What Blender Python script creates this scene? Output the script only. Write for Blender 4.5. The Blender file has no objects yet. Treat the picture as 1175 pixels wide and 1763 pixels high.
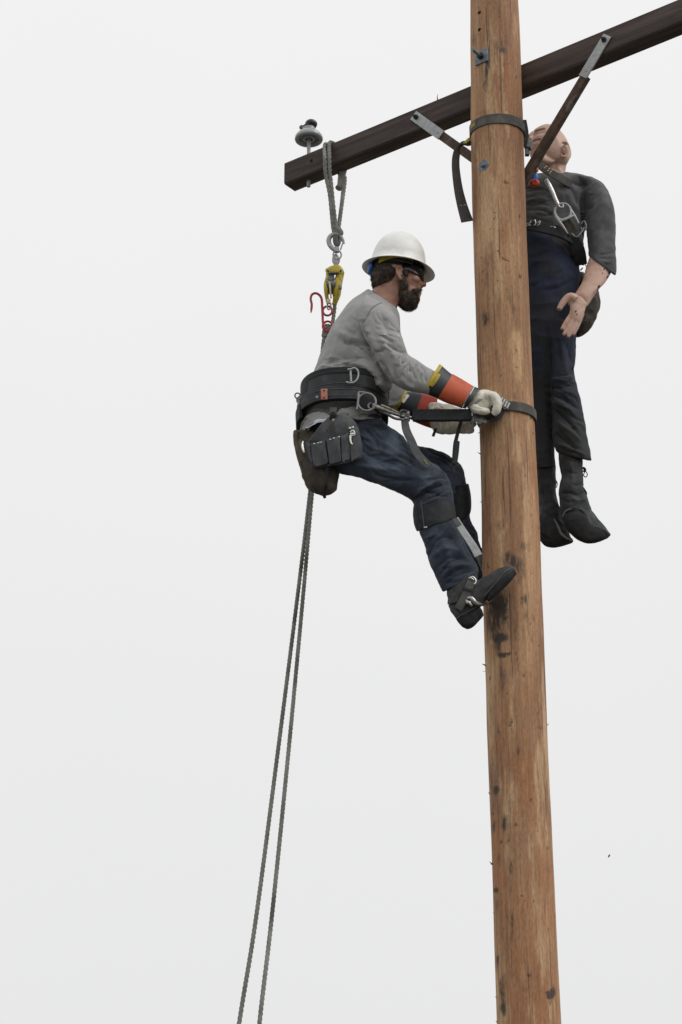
import bpy, bmesh, math, random
import numpy as np
from mathutils import Vector, noise
from mathutils.bvhtree import BVHTree
random.seed(7); np.random.seed(7)
R = math.radians
# ------------------------------------------------------------------ camera, sky, sun, exposure
F = 3500.0; CX = 587.5; CY = 881.5; PITCH = R(22)
CAM = np.array([0, 0, 1.6])
FW = np.array([0, math.cos(PITCH), math.sin(PITCH)]); UP = np.array([0, -math.sin(PITCH), math.cos(PITCH)]); RT = np.array([1., 0, 0])
sc = bpy.context.scene; col = sc.collection
cd = bpy.data.cameras.new("camera"); cam = bpy.data.objects.new("camera", cd); col.objects.link(cam)
cam.location = CAM; cam.rotation_euler = (R(90) + PITCH, 0, 0)
cd.sensor_fit = 'HORIZONTAL'; cd.sensor_width = 36; cd.lens = F / 1175 * 36; cd.clip_end = 4000; cd.clip_start = .1
sc.camera = cam
sc.view_settings.view_transform = 'Standard'; sc.view_settings.look = 'None'
sc.view_settings.exposure = 0; sc.view_settings.gamma = 1
SUN_EL, SUN_AZ = R(46), R(112)      # azimuth from +Y towards +X: sun behind the camera's right shoulder, veiled
w = bpy.data.worlds.new("World"); sc.world = w; w.use_nodes = True
nt = w.node_tree; nt.nodes.clear()
N = lambda t: nt.nodes.new(t)
out = N('ShaderNodeOutputWorld'); sky = N('ShaderNodeTexSky'); sky.sky_type = 'NISHITA'; sky.sun_disc = False
sky.sun_elevation = SUN_EL; sky.sun_rotation = SUN_AZ
bsky = N('ShaderNodeBackground'); bsky.inputs[1].default_value = .05; nt.links.new(sky.outputs[0], bsky.inputs[0])
tc = N('ShaderNodeTexCoord'); sep = N('ShaderNodeSeparateXYZ'); nt.links.new(tc.outputs['Generated'], sep.inputs[0])
ramp = N('ShaderNodeValToRGB'); nt.links.new(sep.outputs[2], ramp.inputs[0])      # overcast: brighter towards the zenith
el = ramp.color_ramp.elements
el[0].position = .0; el[0].color = (.78, .78, .78, 1); el[1].position = 1; el[1].color = (1.08, 1.08, 1.08, 1)
e = el.new(.14); e.color = (.835, .834, .834, 1)
e = el.new(.60); e.color = (.925, .923, .923, 1)
nz = N('ShaderNodeTexNoise'); nz.inputs['Scale'].default_value = 3.2; nz.inputs['Detail'].default_value = 3
nt.links.new(tc.outputs['Generated'], nz.inputs['Vector'])
mr = N('ShaderNodeMapRange'); mr.inputs[3].default_value = .982; mr.inputs[4].default_value = 1.018
nt.links.new(nz.outputs[0], mr.inputs[0])
boc = N('ShaderNodeBackground'); nt.links.new(ramp.outputs[0], boc.inputs[0]); nt.links.new(mr.outputs[0], boc.inputs[1])
mx = N('ShaderNodeMixShader'); mx.inputs[0].default_value = .04      # a thick cloud layer lets little of the blue through
nt.links.new(boc.outputs[0], mx.inputs[1]); nt.links.new(bsky.outputs[0], mx.inputs[2]); nt.links.new(mx.outputs[0], out.inputs[0])
sd = bpy.data.lights.new("sun", 'SUN'); sd.energy = 1.3; sd.angle = R(35); sd.color = (1, .975, .94)
so = bpy.data.objects.new("sun", sd); col.objects.link(so); so.location = (6, -6, 12)
sdir = Vector((math.sin(SUN_AZ) * math.cos(SUN_EL), math.cos(SUN_AZ) * math.cos(SUN_EL), math.sin(SUN_EL)))
so.rotation_euler = sdir.to_track_quat('Z', 'Y').to_euler()
# ------------------------------------------------------------------ geometry helpers
PX = .705; PY = 7.779                  # the pole's axis
def P(px, py, d=0.0):
    """the point of the vertical plane d metres behind the pole's axis seen at this pixel"""
    r = FW + RT * (px - CX) / F + UP * (CY - py) / F
    return CAM + r * ((PY + d - CAM[1]) / r[1])
def RP(px, py, o, n):
    r = FW + RT * (px - CX) / F + UP * (CY - py) / F
    return CAM + r * (np.dot(np.array(o) - CAM, n) / np.dot(r, n))
def proj(V):
    d = V - CAM; z = d @ FW
    return np.stack([CX + F * (d @ RT) / z, CY - F * (d @ UP) / z], 1)
def unit(v):
    v = np.array(v, float); return v / (np.linalg.norm(v) + 1e-12)
def cr(rows, sub):
    """Catmull-Rom through rows of numbers"""
    A = np.array(rows, float); n = len(A); o = []
    if n == 2: return np.array([A[0] + (A[1] - A[0]) * t for t in np.linspace(0, 1, sub + 1)])
    for i in range(n - 1):
        p0 = A[max(i - 1, 0)]; p1 = A[i]; p2 = A[i + 1]; p3 = A[min(i + 2, n - 1)]
        for k in range(sub):
            t = k / sub
            o.append(.5 * (2 * p1 + (p2 - p0) * t + (2 * p0 - 5 * p1 + 4 * p2 - p3) * t * t + (3 * p1 - p0 - 3 * p2 + p3) * t ** 3))
    o.append(A[-1]); return np.array(o)
class M:
    def __init__(s): s.V = []; s.F = []
    def add(s, V, Fc):
        b = len(s.V); s.V += [tuple(map(float, v)) for v in V]; s.F += [tuple(i + b for i in f) for f in Fc]; return s
    def rings(s, rings, cap=True, closed=False, bulge=0):
        n = len(rings[0]); V = [p for r in rings for p in r]; Fc = []
        m = len(rings)
        for i in range(m if closed else m - 1):
            a = i * n; b = ((i + 1) % m) * n
            for k in range(n): Fc.append((a + k, a + (k + 1) % n, b + (k + 1) % n, b + k))
        if cap and not closed:
            c0 = np.mean(rings[0], 0); c1 = np.mean(rings[-1], 0)
            if bulge:
                c0 = c0 + unit(c0 - np.mean(rings[1], 0)) * bulge; c1 = c1 + unit(c1 - np.mean(rings[-2], 0)) * bulge
            V += [c0, c1]; q = m * n
            for k in range(n):
                Fc.append((q, (k + 1) % n, k)); Fc.append((q + 1, (m - 1) * n + k, (m - 1) * n + (k + 1) % n))
        return s.add(V, Fc)
    def eloft(s, st, n=20, sub=4, bulge=.004, sq=1.0):
        """rings whose two outline points are given in the picture; (x1,y1,x2,y2,depth,half thickness)"""
        rg = []
        for r in cr(st, sub):
            a = P(r[0], r[1], r[4]); b = P(r[2], r[3], r[4]); C = (a + b) / 2; A = (b - a) / 2; B = unit(C - CAM) * r[5]
            ring = []
            for k in range(n):
                t = 2 * math.pi * k / n; c, q = math.cos(t), math.sin(t)
                c = math.copysign(abs(c) ** sq, c); q = math.copysign(abs(q) ** sq, q)
                ring.append(C + A * c + B * q)
            rg.append(ring)
        return s.rings(rg, bulge=bulge)
    def tube(s, pts, rad, n=10, sub=1, closed=False, twist=None, flat=1.0, cap=True, nref=None):
        pts = [np.array(p, float) for p in pts]
        rr = rad if hasattr(rad, '__len__') else [rad] * len(pts)
        if sub > 1:
            Z = cr([list(p) + [q] for p, q in zip(pts, rr)] + ([list(pts[0]) + [rr[0]]] if closed else []), sub)
            if closed: Z = Z[:-1]
            pts = [z[:3] for z in Z]; rr = [z[3] for z in Z]
        m = len(pts); rg = []; ref = None; L = 0
        for i in range(m):
            a = pts[(i - 1) % m if closed else max(i - 1, 0)]; b = pts[(i + 1) % m if closed else min(i + 1, m - 1)]
            T = unit(b - a)
            if i: L += np.linalg.norm(pts[i] - pts[i - 1])
            if ref is None:
                ref = unit(np.cross(T, nref if nref is not None else ([0, 0, 1] if abs(T[2]) < .9 else [1, 0, 0])))
            ref = unit(ref - T * np.dot(ref, T)); B = np.cross(T, ref)
            ring = []
            for k in range(n):
                t = 2 * math.pi * k / n; q = rr[i]
                if twist: q = q * (.66 + .46 * abs(math.cos(1.5 * (t - 2 * math.pi * L / twist))) ** .7)
                ring.append(pts[i] + ref * math.cos(t) * q + B * math.sin(t) * q * flat)
            rg.append(ring)
        return s.rings(rg, closed=closed, cap=cap)
    def ribbon(s, pts, wid, th, wdir=None, sub=1, closed=False, ups=None):
        """strap of width wid along wdir (or per-point ups) and thickness th"""
        pts = [np.array(p, float) for p in pts]
        ww = wid if hasattr(wid, '__len__') else [wid] * len(pts)
        U = ups if ups is not None else [wdir] * len(pts)
        if sub > 1:
            Z = cr([list(p) + [q] + list(u) for p, q, u in zip(pts, ww, U)], sub)
            pts = [z[:3] for z in Z]; ww = [z[3] for z in Z]; U = [z[4:7] for z in Z]
        m = len(pts); rg = []
        for i in range(m):
            a = pts[(i - 1) % m if closed else max(i - 1, 0)]; b = pts[(i + 1) % m if closed else min(i + 1, m - 1)]
            T = unit(b - a); u = np.array(U[i], float); u = unit(u - T * np.dot(u, T)); nn = np.cross(T, u)
            h = ww[i] / 2; t = th / 2; c = min(th * .3, .002)
            rg.append([pts[i] + u * x + nn * y for x, y in ((h - c, t), (h, t - c), (h, -t + c), (h - c, -t), (-h + c, -t), (-h, -t + c), (-h, t - c), (-h + c, t))])
        return s.rings(rg, closed=closed)
    def ell(s, c, r, n=20, m=12, rot=None, ax=None):
        c = np.array(c, float); V = []; Fc = []
        X, Y, Z = ax if ax is not None else (np.eye(3))
        if np.isscalar(r): r = (r, r, r)
        rg = []
        for i in range(1, m):
            a = math.pi * i / m
            rg.append([c + X * r[0] * math.sin(a) * math.cos(2 * math.pi * k / n) + Y * r[1] * math.sin(a) * math.sin(2 * math.pi * k / n) + Z * r[2] * math.cos(a) for k in range(n)])
        s.rings(rg, cap=False); b = len(s.V)
        s.V += [tuple(c + Z * r[2]), tuple(c - Z * r[2])]
        f = b - (m - 1) * n
        for k in range(n):
            s.F.append((b, f + k, f + (k + 1) % n)); s.F.append((b + 1, b - n + (k + 1) % n, b - n + k))
        return s
    def box(s, c, X, Y, Z, bev=.002):
        """box with half-vectors X, Y, Z and chamfered edges"""
        c = np.array(c, float); L = [np.linalg.norm(v) for v in (X, Y, Z)]; U = [np.array(v, float) / l for v, l in zip((X, Y, Z), L)]
        bm = bmesh.new(); bmesh.ops.create_cube(bm, size=2)
        for v in bm.verts: v.co = Vector((v.co.x * L[0], v.co.y * L[1], v.co.z * L[2]))
        bv = min(bev, min(L) * .45)
        if bv > 0: bmesh.ops.bevel(bm, geom=bm.edges[:], offset=bv, segments=2, affect='EDGES', profile=.6)
        bm.verts.index_update()
        V = [c + U[0] * v.co.x + U[1] * v.co.y + U[2] * v.co.z for v in bm.verts]
        Fc = [tuple(v.index for v in f.verts) for f in bm.faces]; bm.free()
        return s.add(V, Fc)
    def lathe(s, c, prof, ax=(0, 0, 1), n=28):
        ax = unit(ax); X = unit(np.cross(ax, [0, 1, .01])); Y = np.cross(ax, X); c = np.array(c, float)
        return s.rings([[c + ax * z + (X * math.cos(2 * math.pi * k / n) + Y * math.sin(2 * math.pi * k / n)) * max(r, 1e-4) for k in range(n)] for r, z in prof])
    def prism(s, pts, dirv, bev=.0):
        """extrude a 3D polygon along dirv"""
        d = np.array(dirv, float); n = len(pts); A = [np.array(p, float) for p in pts]
        return s.add(A + [p + d for p in A], [tuple(range(n))[::-1], tuple(range(n, 2 * n))] + [(k, (k + 1) % n, n + (k + 1) % n, n + k) for k in range(n)])
def link(name, V, Fc, mat, parent=None, smooth=True, sharp=None):
    me = bpy.data.meshes.new(name)
    o = bpy.data.objects.new(name, me); col.objects.link(o)
    org = np.zeros(3)
    if parent is not None:
        o.parent = parent; org = np.array(parent['_o'])
    V = np.array(V, float) - org
    me.from_pydata(V.tolist(), [], [list(map(int, f)) for f in Fc]); me.update()
    bm = bmesh.new(); bm.from_mesh(me); bmesh.ops.recalc_face_normals(bm, faces=bm.faces); bm.to_mesh(me); bm.free()
    if smooth:
        me.polygons.foreach_set('use_smooth', [True] * len(me.polygons))
        if sharp is None: sharp = 42
        me.set_sharp_from_angle(angle=R(sharp))
    me.materials.append(mat); o['_o'] = list(org)
    return o
def mk(name, m, mat, parent=None, smooth=True, sharp=None): return link(name, m.V, m.F, mat, parent, smooth, sharp)
def root(name, loc, label, cat, group=None):
    o = bpy.data.objects.new(name, None); col.objects.link(o); o.location = loc; o.empty_display_size = .1
    o['_o'] = [float(x) for x in loc]; return tag(o, label, cat, group)
def tag(o, label, cat, group=None):
    o['label'] = label; o['category'] = cat
    if group: o['group'] = group
    return o
def mks(name, m, mat, parent):
    """every separate piece of m becomes a part of its own"""
    bm = bmesh.new(); vs = [bm.verts.new(v) for v in m.V]
    for f in m.F:
        try: bm.faces.new([vs[i] for i in f])
        except ValueError: pass
    bm.verts.index_update(); seen = set(); res = []
    for v in bm.verts:
        if v.index in seen: continue
        st = [v]; comp = []; seen.add(v.index)
        while st:
            u = st.pop(); comp.append(u.index)
            for e_ in u.link_edges:
                o_ = e_.other_vert(u)
                if o_.index not in seen: seen.add(o_.index); st.append(o_)
        mp = {j: i for i, j in enumerate(comp)}
        res.append(link(name, [m.V[j] for j in comp], [[mp[i] for i in f] for f in m.F if f[0] in mp], mat, parent))
    bm.free(); return res
def slim(rows, k=.80, kd=.78):
    """the same limb a little slimmer, for the body inside the clothes"""
    return [((a + c) / 2 + (a - c) / 2 * k, (b + d) / 2 + (b - d) / 2 * k, (a + c) / 2 - (a - c) / 2 * k, (b + d) / 2 - (b - d) / 2 * k, e_, h * kd) for a, b, c, d, e_, h in rows]
def solo(name, m, mat, label, cat, group=None, **k):
    """one-mesh thing with its origin at its own base"""
    V = np.array(m.V); c = np.array([V[:, 0].mean(), V[:, 1].mean(), V[:, 2].min()])
    o = link(name, V - c, m.F, mat, None, **k); o.location = c; o['_o'] = c.tolist(); return tag(o, label, cat, group)
def remesh(m, vox=.005, sm=4, fac=.5):
    me = bpy.data.meshes.new("tmp"); me.from_pydata(m.V, [], m.F); me.update()
    bm = bmesh.new(); bm.from_mesh(me); bmesh.ops.recalc_face_normals(bm, faces=bm.faces); bm.to_mesh(me); bm.free()
    o = bpy.data.objects.new("tmp", me); col.objects.link(o)
    r = o.modifiers.new("r", 'REMESH'); r.mode = 'VOXEL'; r.voxel_size = vox
    if sm:
        q = o.modifiers.new("s", 'SMOOTH'); q.iterations = sm; q.factor = fac
    dg = bpy.context.evaluated_depsgraph_get(); ev = o.evaluated_get(dg); em = ev.to_mesh()
    V = np.empty(len(em.vertices) * 3); em.vertices.foreach_get('co', V)
    Fc = [tuple(p.vertices) for p in em.polygons]; ev.to_mesh_clear()
    bpy.data.objects.remove(o); bpy.data.meshes.remove(me)
    return V.reshape(-1, 3), Fc
def normals(V, Fc):
    Q = np.array([(f[0], f[1], f[2]) for f in Fc]); n = np.cross(V[Q[:, 1]] - V[Q[:, 0]], V[Q[:, 2]] - V[Q[:, 0]])
    Nn = np.zeros_like(V)
    for k in range(3): np.add.at(Nn, Q[:, k], n)
    Q4 = np.array([(f[3]) for f in Fc if len(f) == 4])
    if len(Q4) == len(Q): np.add.at(Nn, Q4, n)
    return Nn / (np.linalg.norm(Nn, axis=1, keepdims=True) + 1e-12)
def noisev(V, scale, seed=0, stretch=(1, 1, 1), octv=2):
    s = np.array(stretch) * scale
    return np.array([noise.fractal(Vector(v * s + seed * 7.3), 1, 2, octv) for v in V])
def seg_dist(Q, pts):
    best = np.full(len(Q), 1e9); par = np.zeros(len(Q)); n = len(pts) - 1
    for i in range(n):
        a = np.array(pts[i], float); b = np.array(pts[i + 1], float); ab = b - a
        t = np.clip(((Q - a) @ ab) / (ab @ ab), 0, 1); d = np.linalg.norm(Q - a - t[:, None] * ab, axis=1)
        k = d < best; best[k] = d[k]; par[k] = (i + t[k]) / n
    return best, par
def folds(V, Fc, lst, mul=1.0):
    """press creases (negative) and ridges (positive) into the side that faces the road; (points, metres, width px)"""
    Nn = normals(V, Fc); Q = proj(V); vis = np.clip((-(Nn * unit2(V - CAM)).sum(1) + .1) * 2, 0, 1)
    for pts, amp, wd in lst:
        d, t = seg_dist(Q, cr(pts, 4) if len(pts) > 2 else pts)
        V = V + Nn * (amp * mul * np.exp(-(d / wd) ** (1.25 if amp < 0 else 1.9)) * np.minimum(1, np.minimum(t, 1 - t) * 4 + .15) * vis)[:, None]
    return V
def bundle(cx, cy, ang, n, ln, gap, amp, wd=2.0, seed=1, curve=.15):
    """a bunch of short uneven creases round a joint, ang = their direction in degrees"""
    r = random.Random(seed); o = []; d = np.array([math.cos(R(ang)), -math.sin(R(ang))]); p = np.array([d[1], -d[0]])
    for i in range(n):
        c = np.array([cx, cy]) + p * (i - (n - 1) / 2) * gap * r.uniform(.75, 1.25) + d * r.uniform(-.25, .25) * ln
        L = ln * r.uniform(.5, 1.0) / 2; t = R(r.uniform(-14, 14)); dd = np.array([d[0] * math.cos(t) - d[1] * math.sin(t), d[0] * math.sin(t) + d[1] * math.cos(t)]); k = r.uniform(-curve, curve) * ln
        o.append(([tuple(c - dd * L), tuple(c + p * k), tuple(c + dd * L)], -amp * r.uniform(.6, 1.2), wd * r.uniform(.8, 1.2)))
        o.append(([tuple(c - dd * L * .8 + p * gap * .5), tuple(c + p * (k + gap * .5)), tuple(c + dd * L * .8 + p * gap * .5)], amp * r.uniform(.4, .9), wd * 1.3))
    return o
def unit2(A): return A / np.linalg.norm(A, axis=1, keepdims=True)
def wrinkle(V, Fc, amp, scale, stretch=(1, 1, 1), seed=0, sharpn=True):
    Nn = normals(V, Fc); n = noisev(V, scale, seed, stretch)
    if sharpn: n = 1 - 2 * np.abs(n) * 1.6
    return V + Nn * (n * amp)[:, None]
class Surf:
    """lets small flat things be laid on a finished surface"""
    def __init__(s, V, Fc): s.b = BVHTree.FromPolygons([Vector(v) for v in V], Fc)
    def hit(s, px, py, off=.002, dflt=None):
        r = Vector(P(px, py, 0) - CAM).normalized(); h = s.b.ray_cast(Vector(CAM), r)
        if h[0] is None:
            if dflt is None: return None
            return P(px, py, dflt)
        n = h[1] if h[1].dot(r) < 0 else -h[1]
        return np.array(h[0] + n * off)
    def strip(s, m, path, wpx, off, th, sub=6, dflt=0, nw=3):
        """strap lying on the surface, following a pixel path"""
        A = cr(path, sub) if len(path) > 2 else cr(path, sub * 3); rg = []
        ww = wpx if hasattr(wpx, '__len__') else [wpx, wpx]
        for i, p in enumerate(A):
            t = unit(A[min(i + 1, len(A) - 1)] - A[max(i - 1, 0)]); n = np.array([-t[1], t[0]]); hw = np.interp(i / (len(A) - 1), np.linspace(0, 1, len(ww)), ww) / 2
            top = [s.hit(*(p + n * hw * k), off, dflt) for k in np.linspace(-1, 1, nw)]
            v = unit(top[nw // 2] - CAM); rg.append(top + [q + v * th for q in top[::-1]])
        return m.rings(rg)
# ------------------------------------------------------------------ materials
def mat(name, c, rough=.8, metal=0, var=.0, vscale=20, bump=0, bscale=200, c2=None, stretch=(1, 1, 1), spec=.3, coat=0, sheen=0, c3=None, s3=6, bdist=.002, rotz=0):
    m = bpy.data.materials.new(name); m.use_nodes = True; t = m.node_tree; b = t.nodes['Principled BSDF']
    b.inputs['Roughness'].default_value = rough; b.inputs['Metallic'].default_value = metal
    b.inputs['Specular IOR Level'].default_value = spec; b.inputs['Base Color'].default_value = (*c, 1)
    if coat: b.inputs['Coat Weight'].default_value = coat
    if sheen: b.inputs['Sheen Weight'].default_value = sheen; b.inputs['Sheen Roughness'].default_value = .5
    co = t.nodes.new('ShaderNodeTexCoord'); mp = t.nodes.new('ShaderNodeMapping'); mp.inputs['Scale'].default_value = stretch
    if rotz:
        mq_ = t.nodes.new('ShaderNodeMapping'); mq_.inputs['Rotation'].default_value = (0, 0, rotz); t.links.new(co.outputs['Object'], mq_.inputs[0]); t.links.new(mq_.outputs[0], mp.inputs[0])
    else: t.links.new(co.outputs['Object'], mp.inputs[0])
    cur = None
    if var or c2:
        n = t.nodes.new('ShaderNodeTexNoise'); n.inputs['Scale'].default_value = vscale; n.inputs['Detail'].default_value = 6; n.inputs['Roughness'].default_value = .6
        t.links.new(mp.outputs[0], n.inputs['Vector'])
        r = t.nodes.new('ShaderNodeValToRGB'); t.links.new(n.outputs[0], r.inputs[0])
        a = c2 or tuple(x * (1 - var) for x in c); d = c if c2 else tuple(min(1, x * (1 + var)) for x in c)
        r.color_ramp.elements[0].position = .35; r.color_ramp.elements[0].color = (*a, 1)
        r.color_ramp.elements[1].position = .65; r.color_ramp.elements[1].color = (*d, 1)
        cur = r.outputs[0]
        if c3:
            n3 = t.nodes.new('ShaderNodeTexNoise'); n3.inputs['Scale'].default_value = s3; n3.inputs['Detail'].default_value = 4
            t.links.new(mp.outputs[0], n3.inputs['Vector'])
            r3 = t.nodes.new('ShaderNodeValToRGB'); r3.color_ramp.elements[0].position = .52; r3.color_ramp.elements[1].position = .66; t.links.new(n3.outputs[0], r3.inputs[0])
            x = t.nodes.new('ShaderNodeMixRGB'); t.links.new(r3.outputs[0], x.inputs[0]); t.links.new(cur, x.inputs[1]); x.inputs[2].default_value = (*c3, 1); cur = x.outputs[0]
        t.links.new(cur, b.inputs['Base Color'])
    if bump:
        n2 = t.nodes.new('ShaderNodeTexNoise'); n2.inputs['Scale'].default_value = bscale; n2.inputs['Detail'].default_value = 4
        t.links.new(mp.outputs[0], n2.inputs['Vector'])
        bp = t.nodes.new('ShaderNodeBump'); bp.inputs['Strength'].default_value = bump; bp.inputs['Distance'].default_value = bdist
        t.links.new(n2.outputs[0], bp.inputs['Height']); t.links.new(bp.outputs[0], b.inputs['Normal'])
    return m
m_ground = mat('dry_grass_ground', (.105, .10, .085), 1, c2=(.13, .12, .10), vscale=.6, c3=(.085, .09, .07), s3=.05, bump=.6, bscale=8, bdist=.05)
m_arm = mat('treated_timber', (.092, .071, .065), .9, c2=(.056, .045, .043), vscale=45, stretch=(.07, 1, 1), rotz=.652, c3=(.118, .092, .083), s3=26, bump=.7, bscale=90, bdist=.003)
m_brace = mat('brown_timber', (.12, .075, .055), .85, c2=(.06, .042, .036), vscale=30, c3=(.16, .13, .11), s3=20, bump=.4, bscale=90)
m_galv = mat('galvanised_steel', (.46, .47, .48), .55, .35, c2=(.34, .35, .36), vscale=60, bump=.2, bscale=200)
m_dgalv = mat('weathered_steel', (.22, .25, .28), .6, .4, c2=(.13, .15, .17), vscale=60, bump=.2)
m_steel = mat('bright_steel', (.52, .51, .49), .32, .85, c2=(.35, .34, .33), vscale=80)
m_dsteel = mat('dark_steel', (.16, .16, .155), .45, .7, var=.3, vscale=80)
m_bolt = mat('dark_bolt', (.035, .035, .037), .6, .5, var=.3)
m_porc = mat('grey_porcelain', (.36, .385, .39), .25, c2=(.30, .32, .33), vscale=30, spec=.5, coat=.2)
m_porcd = mat('dark_glaze', (.022, .022, .028), .35, var=.2, spec=.5)
m_rope = mat('grey_rope', (.31, .31, .28), .95, c2=(.17, .17, .155), vscale=14, c3=(.12, .12, .11), s3=7, bump=.6, bscale=500)
m_yel = mat('yellow_paint', (.56, .44, .045), .5, c2=(.46, .35, .04), vscale=40, c3=(.25, .2, .08), s3=60, bump=.15, bscale=120)
m_red = mat('red_paint', (.46, .035, .045), .42, c2=(.36, .03, .04), vscale=60, spec=.5)
m_cream = mat('worn_latch_metal', (.55, .48, .33), .45, .3, var=.3, vscale=60)
m_shirt = mat('grey_jersey', (.325, .325, .320), .95, var=.04, vscale=10, bump=.35, bscale=420, sheen=.15, c3=(.305, .305, .300), s3=5, bdist=.0015)
m_seam = mat('shirt_seam', (.20, .20, .20), .95, var=.1)
m_print = mat('shirt_print', (.60, .60, .59), .9, var=.12, vscale=200)
m_denim = mat('dark_denim', (.034, .044, .066), .92, c2=(.020, .026, .039), vscale=11, c3=(.066, .084, .114), s3=7, bump=.5, bscale=500, sheen=.1, bdist=.0012)
m_stitch = mat('denim_seam', (.075, .075, .08), .9, var=.2)
m_black = mat('black_nylon', (.023, .025, .028), .75, var=.25, vscale=40, bump=.3, bscale=300)
m_leath = mat('black_leather', (.044, .046, .050), .6, c2=(.029, .030, .033), vscale=25, c3=(.068, .068, .068), s3=14, bump=.35, bscale=150)
m_gleath = mat('grey_leather', (.094, .099, .107), .75, c2=(.066, .070, .077), vscale=22, c3=(.125, .125, .125), s3=12, bump=.35, bscale=120)
m_bag = mat('brown_leather', (.068, .056, .045), .85, c2=(.042, .037, .031), vscale=30, c3=(.11, .092, .068), s3=18, bump=.5, bscale=110)
m_brim = mat('bag_rim', (.15, .12, .085), .9, c2=(.09, .072, .052), vscale=40, bump=.4)
m_helm = mat('white_hard_hat', (.87, .87, .845), .45, c2=(.82, .82, .79), vscale=12, spec=.45, c3=(.77, .765, .73), s3=26)
m_helmin = mat('hat_lining', (.03, .03, .032), .8, var=.3)
m_hyel = mat('yellow_web', (.42, .30, .03), .7, var=.15, vscale=60)
m_blue = mat('blue_plastic', (.05, .16, .48), .4, var=.1)
m_skin = mat('ruddy_skin', (.41, .225, .165), .55, c2=(.33, .165, .12), vscale=35, c3=(.45, .27, .21), s3=22, bump=.25, bscale=260)
m_beard = mat('dark_brown_hair', (.125, .100, .082), .9, c2=(.064, .052, .045), vscale=70, c3=(.19, .14, .105), s3=40, bump=.9, bscale=500)
m_under = mat('undershirt', (.62, .64, .68), .9, var=.05)
m_hair = mat('dark_hair', (.060, .048, .040), .85, c2=(.032, .026, .023), vscale=60, c3=(.10, .075, .056), s3=30, bump=.7, bscale=400)
m_glass = mat('dark_lens', (.008, .008, .009), .12, spec=.6)
m_rub = mat('black_rubber', (.027, .031, .036), .5, var=.15, vscale=30, spec=.4)
m_org = mat('orange_rubber', (.56, .115, .048), .55, c2=(.50, .095, .04), vscale=26, c3=(.42, .09, .045), s3=16, bump=.12, bscale=60)
m_orgd = mat('red_orange_rubber', (.44, .060, .032), .55, c2=(.36, .045, .025), vscale=30)
m_maroon = mat('maroon_rubber', (.13, .03, .026), .6, var=.3)
m_ylw = mat('yellow_rubber', (.50, .36, .03), .55, var=.12, vscale=50)
m_glove = mat('cream_leather', (.72, .69, .60), .85, c2=(.62, .59, .50), vscale=26, c3=(.44, .41, .34), s3=17, bump=.5, bscale=140)
m_boot = mat('dusty_boot', (.062, .062, .064), .82, c2=(.033, .033, .035), vscale=25, c3=(.085, .083, .08), s3=12, bump=.4, bscale=160)
m_sole = mat('boot_sole', (.020, .020, .021), .9, var=.25, bump=.4, bscale=90)
m_dshirt = mat('charcoal_jersey', (.078, .081, .084), .95, c2=(.055, .057, .060), vscale=12, c3=(.105, .107, .110), s3=9, bump=.35, bscale=420, sheen=.2)
m_djean = mat('dirty_navy_denim', (.027, .036, .064), .95, c2=(.019, .025, .043), vscale=9, c3=(.034, .037, .046), s3=5, bump=.4, bscale=500, bdist=.0012)
def dirty(m_, z0, z1, c):
    t = m_.node_tree; bs = t.nodes['Principled BSDF']; src = bs.inputs['Base Color'].links[0].from_socket
    g_ = t.nodes.new('ShaderNodeNewGeometry'); sp = t.nodes.new('ShaderNodeSeparateXYZ'); t.links.new(g_.outputs['Position'], sp.inputs[0])
    n_ = t.nodes.new('ShaderNodeTexNoise'); n_.inputs['Scale'].default_value = 9; n_.inputs['Detail'].default_value = 5; t.links.new(g_.outputs['Position'], n_.inputs['Vector'])
    a = t.nodes.new('ShaderNodeMath'); a.operation = 'MULTIPLY_ADD'; t.links.new(n_.outputs[0], a.inputs[0]); a.inputs[1].default_value = .9; t.links.new(sp.outputs[2], a.inputs[2])
    r_ = t.nodes.new('ShaderNodeMapRange'); t.links.new(a.outputs[0], r_.inputs[0]); r_.inputs[1].default_value = z0 + .45; r_.inputs[2].default_value = z1 + .45
    x = t.nodes.new('ShaderNodeMixRGB'); t.links.new(r_.outputs[0], x.inputs[0]); x.inputs[1].default_value = (*c, 1); t.links.new(src, x.inputs[2]); t.links.new(x.outputs[0], bs.inputs['Base Color'])
dirty(m_djean, P(950, 760, .33)[2], P(950, 570, .33)[2], (.040, .042, .044))       # caked dust on the trouser legs
m_dskin = mat('pink_vinyl', (.60, .405, .325), .5, c2=(.55, .36, .285), vscale=20, c3=(.47, .29, .225), s3=26, bump=.12, bscale=80)
m_tear = mat('torn_vinyl', (.10, .055, .045), .9, var=.3, vscale=80)
m_strap = mat('grey_web_strap', (.105, .103, .095), .85, c2=(.075, .073, .07), vscale=25, c3=(.13, .125, .11), s3=20, bump=.5, bscale=420)
m_strapd = mat('brown_web_strap', (.058, .052, .050), .85, var=.2, vscale=40, bump=.4, bscale=400)
m_copper = mat('orange_tag', (.50, .20, .14), .6, c2=(.40, .15, .11), vscale=80)
m_org2 = mat('orange_plastic', (.75, .24, .03), .5, var=.1)
m_red2 = mat('coral_rubber', (.60, .10, .05), .5, var=.1)
m_wht = mat('white_plastic', (.75, .75, .73), .6, var=.06)
m_grn = mat('yellow_green_label', (.30, .28, .06), .8, var=.3, vscale=60)
m_hole = mat('hole_dark', (.012, .010, .009), 1)
m_lace = mat('boot_lace', (.02, .02, .02), .9)
m_splin = mat('splinter_wood', (.24, .14, .085), .9, var=.2)
m_rivet = mat('bright_rivet', (.75, .74, .70), .35, .5)
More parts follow.
